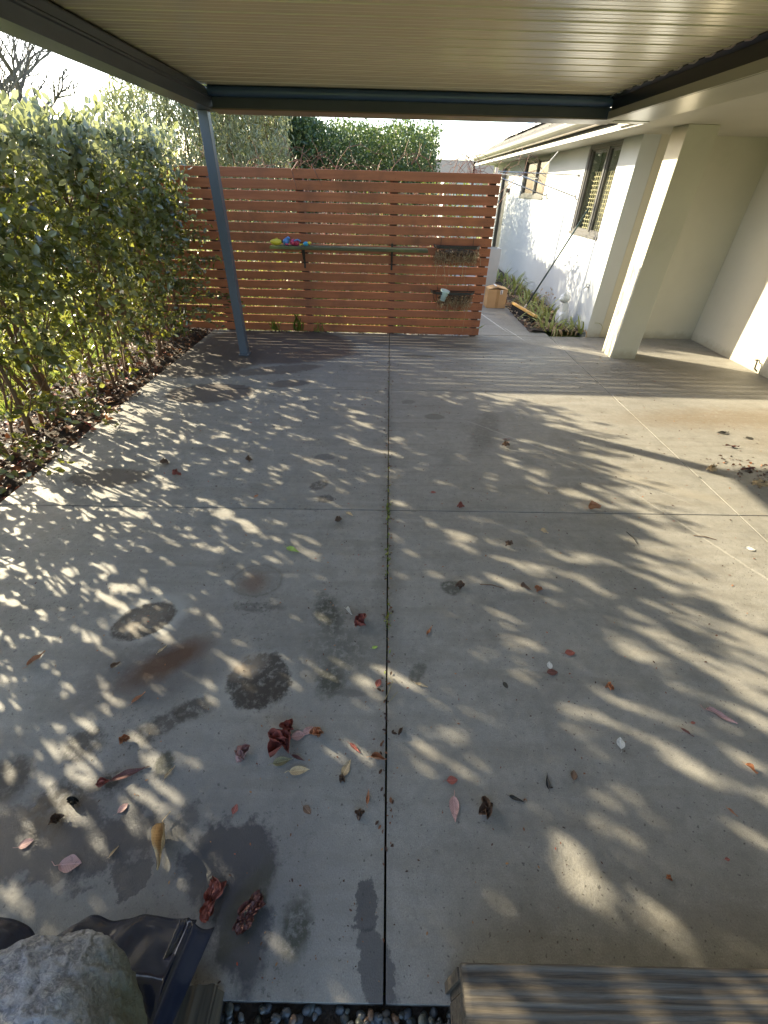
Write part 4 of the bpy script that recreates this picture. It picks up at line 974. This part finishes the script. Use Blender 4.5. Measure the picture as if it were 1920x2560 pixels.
# pond liner
ln = MB(); nu, nv = 90, 34
for j in range(nv+1):
    v = j/nv
    for i in range(nu+1):
        u = i/nu; x = -1.15+.70*u
        fold = .045*noise.noise((u*5.5+v*1.5, v*1.2, 2))+.014*noise.noise((u*17-v*5, v*3, 8))
        pk = .05*math.exp(-((u-.63)/.05)**2)+.035*math.exp(-((u-.80)/.035)**2)-.04*math.exp(-((u-.50)/.03)**2)
        y = .232-.26*v+.012*math.sin(u*9)-.02*math.exp(-((u-.46)/.04)**2)+.25*(fold+pk)*(1-v)
        z = .15+.15*min(1, v*2.2)+(fold+pk)*(.35+.65*v)
        if v < .06: z -= .012
        x += .03*v*(1 if u > .7 else 0)*(u-.7)/.3
        ln.v.append((x, y, z))
for j in range(nv):
    for i in range(nu): a = j*(nu+1)+i; ln.f.append((a, a+1, a+nu+2, a+nu+1))
liner = thing('pond_liner', 'shiny black rubber pond liner folded under the boulder', 'pond liner', (-.8, .1, .1))
lo_ = ln.build('sheet', M['liner'], liner, True); lo_.modifiers.new('s', 'SOLIDIFY').thickness = .003
# the hanging folded end
fl = MB(); nu, nv = 16, 26
for j in range(nv+1):
    v = j/nv
    for i in range(nu+1):
        u = i/nu; x = -.452+.055*u*(1-.2*v)+.03*math.sin(u*3.1)*v-.06*v; y = .222-.30*v+.006*math.sin(u*7)
        z = .27+.02*v-.10*u**1.6-.012*math.sin(u*9+v*2); fl.v.append((x, y, z))
for j in range(nv):
    for i in range(nu): a = j*(nu+1)+i; fl.f.append((a, a+1, a+nu+2, a+nu+1))
fo = fl.build('folded_end', M['liner'], liner, True); fo.modifiers.new('s', 'SOLIDIFY').thickness = .004
# boulder
def rock_mat():
    m, t, p, o = newmat('grey_schist_boulder'); v = coords(t, (1,1,1)); n = noise_n(t, v, 5, 8, .65, 1.2); f = noise_n(t, v, 75, 8, .75, 1.0); mo = noise_n(t, v, 2.2, 4, .6)
    w_ = N_(t, 'ShaderNodeTexWave', wave_type='BANDS', bands_direction='DIAGONAL'); w_.inputs['Scale'].default_value = 11; w_.inputs['Distortion'].default_value = 14; w_.inputs['Detail'].default_value = 5; t.links.new(v, w_.inputs[0])
    c = ramp(t, f.outputs[0], [(.30, (.08, .085, .10)), (.5, (.28, .285, .31)), (.66, (.60, .60, .58))])
    c = mixc(t, maprange(t, w_.outputs[0], .55, .9, 0, .55), c, (.52, .53, .56))
    sp = N_(t, 'ShaderNodeSeparateXYZ'); t.links.new(v, sp.inputs[0])
    moss = mth(t, 'MULTIPLY', maprange(t, mth(t, 'ADD', sp.outputs[0], mth(t, 'MULTIPLY', mo.outputs[0], .25)), .20, .30), .9)
    c = mixc(t, moss, c, (.085, .085, .035)); t.links.new(c, p.inputs['Base Color']); p.inputs['Roughness'].default_value = .62
    hh = mth(t, 'ADD', mth(t, 'MULTIPLY', n.outputs[0], .8), mth(t, 'MULTIPLY', mth(t, 'ADD', w_.outputs[0], f.outputs[0]), .35)); bump(t, p, hh, 1.0, .03); return m
rk = MB(); seg, rings = 220, 140
for i in range(rings+1):
    ph = math.pi*i/rings
    for j in range(seg):
        th = 2*math.pi*j/seg; d = Vector((math.sin(ph)*math.cos(th), math.sin(ph)*math.sin(th), math.cos(ph)))
        k = 1+.10*noise.noise(d*1.4+Vector((1, 2, 3)))+.04*noise.noise(d*4)+.012*noise.noise(d*14)+.016*abs(noise.noise(Vector((d.x*7+d.y*3, d.y*5-d.x*2, d.z*12))))+.010*noise.noise(Vector((d.x*22+d.y*9, d.y*12, d.z*26)))+.005*noise.noise(d*45)+.012*(.5-abs(noise.noise(Vector(((d.x*.8+d.y*.6)*15+2*noise.noise(d*3), (d.y*.8-d.x*.6)*4.5, d.z*4)))))+.008*(.5-abs(noise.noise(Vector(((d.x*.8+d.y*.6)*38, (d.y*.8-d.x*.6)*9, d.z*9)))))
        rk.v.append((d.x*.25*k, d.y*.31*k, d.z*.17*k))
for i in range(rings):
    for j in range(seg): rk.f.append((i*seg+j, (i+1)*seg+j, (i+1)*seg+(j+1) % seg, i*seg+(j+1) % seg))
ro = rk.build('boulder', rock_mat(), None, True); ro.location = (-.62, -.13, .39); ro.rotation_euler = (0, .1, .12)
tag(ro, 'large grey weathered boulder with mossy edge in the bottom left corner', 'boulder')

# ------------------------------------------------------------------ fallen leaves
LC = {'pink': ((.46,.27,.24),(.34,.19,.17)), 'red': ((.30,.08,.055),(.17,.045,.035)), 'dark': ((.14,.045,.035),(.08,.03,.025)), 'orange': ((.40,.17,.07),(.28,.10,.045)),
      'tan': ((.50,.38,.21),(.38,.26,.14)), 'brown': ((.17,.10,.06),(.09,.05,.03)), 'white': ((.62,.60,.55),(.50,.48,.43)), 'olive': ((.24,.21,.11),(.16,.14,.07)), 'green': ((.30,.42,.08),(.2,.3,.05)), 'black': ((.03,.028,.022),(.02,.018,.015))}
def veined(name, a, b):
    m = simple(name, a, b, .62, 60, 0, .5, 140, bdist=.002); t = m.node_tree; p = t.nodes['Principled BSDF']
    src = p.inputs['Base Color'].links[0].from_socket; tc = N_(t, 'ShaderNodeTexCoord'); sp = N_(t, 'ShaderNodeSeparateXYZ'); t.links.new(tc.outputs['Object'], sp.inputs[0])
    ay = mth(t, 'ABSOLUTE', sp.outputs[1]); rib = maprange(t, ay, .0012, .0004, 0, .6)
    vs = mth(t, 'SINE', mth(t, 'MULTIPLY', mth(t, 'SUBTRACT', sp.outputs[0], ay), 850)); vn = mth(t, 'MULTIPLY', maprange(t, vs, .75, 1, 0, .3), 1)
    blot = maprange(t, noise_n(t, tc.outputs['Object'], 110, 4, .6).outputs[0], .55, .68, 0, .6)
    c = mixc(t, blot, src, tuple(x*.42 for x in b)); c = mixc(t, mth(t, 'MAXIMUM', rib, vn), c, tuple(min(.8, x*1.5+.05) for x in a)); t.links.new(c, p.inputs['Base Color']); return m
LM = {k: veined('leaf_'+k, a, b) for k, (a, b) in LC.items()}
def one_leaf(mb, r, L, W, curl, tip, off=(0,0,0), rot=0, rough=.05, lift=0):
    nu, nv = 12, 6; n0 = len(mb.v); ca, sa = math.cos(rot), math.sin(rot); sd = r.uniform(0, 50)
    for i in range(nu+1):
        u = i/nu; wd = W/2*math.sin(math.pi*min(1, u**(.85 if tip < .5 else .62)))**(.8 if tip < .5 else 1.15)
        wd = max(wd, .0006)
        wd *= 1+.16*noise.noise((u*5, sd, 0))
        for j in range(nv+1):
            s_ = (j/nv-.5)*2; x = (u-.5)*L; y = s_*wd
            z = curl*(abs(s_)**1.6)*wd*1.2+curl*.35*L*(u-.5)**2+rough*L*noise.noise((u*3+sd, s_*1.6, sd))-(.02*L if abs(s_) < .2 else 0)
            y *= (1-.35*min(1, curl)*abs(s_))
            mb.v.append((off[0]+x*ca-y*sa, off[1]+x*sa+y*ca, off[2]+max(z, -.3*L)+.004+lift*u))
    for i in range(nu):
        for j in range(nv): a = n0+i*(nv+1)+j; mb.f.append((a, a+nv+1, a+nv+2, a+1))
def stalk(mb, L, r):
    mb.tube([(-L*.48, 0, .003), (-L*.66, r.uniform(-.1, .1)*L, .004), (-L*.85, r.uniform(-.15, .15)*L, .006)], max(.0006, L*.014), 4, False)
def fallen(x, y, L, shape, colr, rot, label, name='fallen_leaf', cat='leaf'):
    r = random.Random(int(abs(x*9173+y*771)*10)); mb = MB(); parts = []
    L = max(L*.88, .014)
    if shape == 'oval': one_leaf(mb, r, L, L*.68, .12, 0); stalk(mb, L, r)
    elif shape == 'point': one_leaf(mb, r, L*1.15, L*.55, .15, 1); stalk(mb, L, r)
    elif shape == 'slim': one_leaf(mb, r, L*1.2, L*.36, .5, 1, rough=.12); stalk(mb, L, r)
    elif shape == 'curl': one_leaf(mb, r, L*1.1, L*.5, 1.6, 1, rough=.22); stalk(mb, L, r)
    elif shape == 'crumple':
        one_leaf(mb, r, L, L*.7, .8, 0, rough=.35)
        for k in range(3): one_leaf(mb, r, L*.75, L*.5, 1.4, 0, (r.uniform(-.2, .2)*L, r.uniform(-.2, .2)*L, .05*L*k), r.uniform(0, 6), .4)
    elif shape == 'mush':
        
        for k in range(16):
            u = r.uniform(-1, 1); one_leaf(mb, r, L*r.uniform(.2, .42), L*r.uniform(.14, .26), .5, 0, (u*.36*L, r.uniform(-.15, .15)*L*(1-.5*u*u), .008*L*k), r.uniform(-.9, .9), .35)
    elif shape == 'twig':
        mb.tube([(-L/2, 0, .004), (0, L*.05, .006), (L/2, -L*.03, .004)], [.0022, .003, .0015], 5)
    lo = min(v[2] for v in mb.v); mb.v = [(a, b, c-lo+.0012) for a, b, c in mb.v]
    o = mb.build(name, LM[colr], None, shape != 'twig'); o.location = (x, y, 0); o.rotation_euler = (0, 0, math.radians(rot)); tag(o, label, cat, 'leaves fallen on the concrete'); return o
FL = [
(-.915,.382,.075,'oval','pink',5,'largest round pink leaf, on the wet patch near the pond liner'),
(-1.08,.430,.045,'oval','pink',30,'small oval pale pink leaf at the left edge of the wet patch'),
(-.655,.425,.125,'curl','tan',-75,'long curled tan leaf standing upright on the wet patch'),
(-.462,.302,.135,'mush','red',85,'long heap of soggy reddish brown bark beside the timber sleeper'),
(-.345,.282,.135,'mush','dark',60,'dark purple brown soggy clump right of the reddish bark heap'),
(-.475,.215,.05,'crumple','tan',80,'crumbled pale wood chips between sleeper and reddish bark heap'),
(-.48,.18,.04,'crumple','brown',30,'dark crumbs pressed against the sleeper end'),
(-.478,.70,.075,'crumple','pink',60,'crumpled pink and red leaf just left of the red leaf cluster'),
(-.352,.735,.12,'crumple','red',55,'largest dark red crumpled leaf at the bottom left of the leaf cluster'),
(-.335,.80,.07,'crumple','red',70,'crumpled red leaf at the top of the leaf cluster'),
(-.295,.775,.06,'oval','pink',10,'round pinkish leaf in the middle of the leaf cluster'),
(-.262,.795,.05,'oval','pink',40,'small mauve leaf on top of the leaf cluster'),
(-.228,.782,.06,'crumple','orange',0,'orange brown crumpled leaf at the right end of the leaf cluster'),
(-.335,.685,.07,'point','olive',15,'olive brown leaf lying under the red leaf cluster'),
(-.282,.695,.05,'slim','dark',-20,'thin dark curled leaf between cluster and tan leaf'),
(-.27,.655,.07,'point','tan',8,'toasted tan leaf below the red leaf cluster'),
(-.105,.668,.06,'point','tan',65,'pair-like pointed tan leaf left of the centre joint'),
(-.12,.632,.035,'crumple','brown',80,'shrivelled brown leaf touching the pointed tan leaf'),
(-.026,.578,.045,'slim','orange',85,'narrow orange leaf standing just left of the centre joint'),
(.008,.70,.06,'curl','orange',-10,'curled orange leaf lying across the centre joint'),
(-.08,.735,.05,'slim','red',-40,'slim dusky red leaf left of the curled orange one'),
(.266,.635,.045,'oval','red',5,'round dark red leaf right of the joint, above the pink pointed one'),
(.263,.548,.075,'point','pink',-92,'pointed pale pink leaf, upright, right of the centre joint'),
(.365,.545,.07,'crumple','brown',30,'big shrivelled brown leaf right of the pointed pink one'),
(-.051,.524,.04,'crumple','brown',80,'little crumpled brown leaf left of the joint near the bottom'),
(-.463,.534,.035,'oval','red',80,'small reddish oval leaf with stalk above the wet patch'),
(-.225,.536,.04,'oval','brown',-40,'flat grey brown leaf left of the joint'),
(-.927,.745,.045,'crumple','orange',10,'small rusty orange leaf on the left beside a dark stain'),
(-.955,.91,.055,'slim','orange',55,'salmon wedge of leaf below the rusty brown stain'),
(-.955,1.135,.045,'slim','tan',60,'small tan leaf at the edge of the rusty brown stain'),
(-1.47,1.075,.075,'slim','orange',65,'orange tan leaf near the left edge of the photo'),
(-.095,1.30,.085,'crumple','red',60,'bright red leaf with pink middle left of the joint'),
(-.15,1.365,.05,'curl','white',-50,'tiny white curled leaf beside the bright red one'),
(-.50,1.80,.085,'point','green',-25,'only bright yellow green leaf on the concrete'),
(.232,1.268,.055,'slim','orange',60,'narrow orange leaf right of the joint, halfway up'),
(.0,.998,.045,'oval','red',70,'red brown leaf touching the centre joint'),
(.744,1.10,.042,'oval','white',80,'white oval leaf lying above a dark red one'),
(.745,1.065,.055,'oval','dark',5,'dark red leaf directly below the white oval leaf'),
(.855,1.165,.055,'oval','red',5,'oval red leaf up and right of the white one'),
(.962,1.0,.04,'crumple','orange',0,'small crumpled amber leaf on the right half'),
(.915,.775,.052,'oval','white',70,'round bleached leaf on the right half, largest white one'),
(1.36,.885,.10,'slim','pink',-35,'long slender pink leaf near the right edge'),
(1.236,.859,.02,'oval','red',0,'tiny crimson leaf left of the long slender pink one'),
(1.352,.693,.04,'curl','orange',-60,'small amber curl at the right edge'),
(1.197,.556,.03,'slim','orange',-50,'small narrow amber leaf lower right'),
(1.10,.428,.018,'oval','red',0,'tiny red leaf lower right'),
(.89,.378,.02,'crumple','orange',0,'tiny orange fleck at the bottom, right half'),
(.41,1.55,.06,'crumple','brown',10,'brown leaf beside a mossy ring, right of the joint'),
(.752,1.549,.06,'curl','brown',-30,'curled dark brown leaf, left of its paler neighbour'),
(.812,1.535,.045,'crumple','orange',60,'paler brittle leaf right of the curled dark brown one'),
(1.375,2.262,.09,'curl','orange',5,'raised orange red leaf lying on the cross joint'),
(1.50,1.98,.13,'twig','black',-80,'dark thick twig on the sunlit concrete'),
(1.95,2.0,.14,'twig','brown',-15,'thin brown twig right of the dark thick one'),
(2.16,1.905,.06,'oval','white',-20,'white leaf throwing a small dark shadow near the right edge'),
(.505,2.25,.055,'crumple','red',0,'red brown leaf on the cross joint right of the centre'),
(.342,2.413,.045,'oval','red',5,'small brick red leaf above the cross joint'),
(1.012,3.213,.06,'slim','pink',20,'crimson pink leaf in the middle distance'),
(.98,3.10,.07,'crumple','brown',0,'brown debris leaf below the crimson pink one'),
(2.70,2.57,.19,'mush','tan',-25,'broken slab of yellow brown bark at the right edge'),
(2.45,2.78,.09,'crumple','tan',0,'small tan husk left of the bark slab'),
(2.86,3.18,.10,'slim','dark',-10,'dark flat leaf, middle one of three in the right distance'),
(3.12,3.35,.07,'oval','black',0,'blackish leaf, right one of three in the right distance'),
(2.95,3.44,.10,'slim','black',5,'thin black leaf, far one of three in the right distance'),
(2.75,2.82,.12,'slim','dark',10,'thin dark leaf beside the scattered bark crumbs'),
(-.272,2.075,.055,'crumple','brown',40,'shrivelled brown leaf just left of the joint below the cross joint'),
(-.205,2.145,.06,'point','tan',-40,'tan leaf just below the cross joint'),
(-.836,2.319,.04,'oval','orange',60,'small orange leaf on the dappled left half'),
(-1.0,2.762,.06,'crumple','brown',10,'brown speck of a leaf in the far dapples'),
(-1.45,2.55,.07,'crumple','red',0,'reddish leaf near the dark stain on the left'),
(-1.60,2.70,.07,'crumple','brown',0,'brown leaf near the dark stain by the hedge'),
(-1.117,1.05,.04,'curl','brown',50,'tiny brown curl below the black oval stain'),
(-.93,.60,.045,'crumple','red',30,'dull red leaf lower left above the wet patch'),
(-.86,.63,.10,'slim','dark',25,'flattened strip of dark reddish bark lower left'),
(-1.0,.545,.045,'crumple','black',0,'black mossy lump lower left'),
(-1.02,.49,.05,'crumple','brown',40,'rotten brown leaf beside the black mossy lump'),
(-.83,.53,.04,'oval','pink',50,'sliver of pink leaf on the wet patch'),
(-.80,.415,.03,'slim','tan',60,'little tan stalk on the wet patch'),
(-.805,.655,.0,'twig','brown',30,'thin twig lower left'),
(-.72,.64,.045,'slim','tan',65,'pale straw coloured leaf beside a bright dapple'),
(.09,.80,.04,'curl','brown',60,'brown curl just right of the joint'),
(.18,.99,.05,'slim','tan',-20,'thin pale leaf right of the joint'),
(.60,.638,.05,'slim','black',80,'black splinter right of the joint'),
(.48,.58,.05,'slim','black',-20,'dark flake right of the shrivelled brown leaf'),
(.70,.66,.04,'oval','brown',70,'small brown seed-like leaf, lower middle right'),
(1.19,.82,.045,'slim','dark',-45,'dark curved leaf below the long slender pink one'),
(.737,1.885,.05,'crumple','brown',20,'brown crumb of leaf in the middle of the right slab'),
(.98,2.01,.05,'curl','tan',-40,'pale curled leaf in the middle of the right slab'),
(.58,1.56,.14,'twig','brown',-10,'thin bent twig between two brown leaves'),
(.53,1.0,.035,'oval','black',-70,'small black seed on the right slab'),
(-.02,1.17,.03,'oval','green',20,'tiny green seedling leaf beside the joint'),
]
for f in FL: fallen(*f)
fk = [f for f in FL]
# crumbs and seeds too many to count
n_ = 1900
P = np.column_stack([RNG.uniform(-2.2, 3.2, n_), .15+5.5*RNG.random(n_)**1.6, np.full(n_, .002)]); keep = np.abs(P[:, 0]) < .35+1.05*P[:, 1]; P = P[keep]; n_ = len(P)
D = RNG.normal(size=(n_, 3)); D[:, 2] *= .1; Nn_ = RNG.normal(size=(n_, 3))*.2; Nn_[:, 2] += 1; s_ = RNG.uniform(.003, .013, n_)*(.8+.25*P[:, 1])
tag(link('debris', leaf_mesh('debris', P, D, Nn_, s_, s_*.5, M['litter']), kind='stuff'), 'tiny crumbs of leaf and bark scattered over the concrete', 'debris')
n_ = 130
P = np.column_stack([2.78+RNG.normal(size=n_)*.16, 2.78+RNG.normal(size=n_)*.12, np.full(n_, .003)]); D = RNG.normal(size=(n_, 3)); D[:, 2] *= .2; Nn_ = RNG.normal(size=(n_, 3))*.3; Nn_[:, 2] += 1; s_ = RNG.uniform(.01, .04, n_)
tag(link('debris', leaf_mesh('debris', P, D, Nn_, s_, s_*.5, M['litter']), kind='stuff'), 'heap of bark crumbs near the right edge of the patio', 'debris')
# moss and seedlings in the centre joint
yy = np.concatenate([RNG.uniform(.9, 2.6, 70), RNG.normal(1.75, .05, 30), RNG.normal(1.3, .03, 16), RNG.normal(2.2, .05, 30), RNG.uniform(2.6, 5.5, 25)]); n_ = len(yy)
P = np.column_stack([.035+RNG.normal(size=n_)*.006, yy, np.full(n_, -.002)]); D = RNG.normal(size=(n_, 3))*.8; D[:, 2] += 1; s_ = RNG.uniform(.008, .024, n_)
tag(link('joint_weeds', leaf_mesh('joint_weeds', P, D, RNG.normal(size=(n_, 3)), s_, s_*.4, M['grass']), kind='stuff'), 'tiny green weeds and moss in the centre joint', 'weeds')
yy = RNG.uniform(.4, 5.5, 300); n_ = 300; P = np.column_stack([.035+RNG.normal(size=n_)*.016, yy, np.full(n_, .002)]); D = RNG.normal(size=(n_, 3)); D[:, 2] *= .2; Nn_ = RNG.normal(size=(n_, 3))*.3; Nn_[:, 2] += 1; s_ = RNG.uniform(.006, .022, n_)
tag(link('joint_litter', leaf_mesh('joint_litter', P, D, Nn_, s_, s_*.5, M['litter']), kind='stuff'), 'dry crumbs caught along the centre joint', 'debris')
# grass stem out of the joint
gs_ = MB().tube([(.03, .93, .0), (.06, 1.0, .015), (.045, 1.03, .01)], .0018, 4).tube([(.08, .96, .004), (.035, .90, .01)], .0015, 4)
tag(gs_.build('weed', LM['olive']), 'bent yellow grass stem growing out of the centre joint', 'grass')
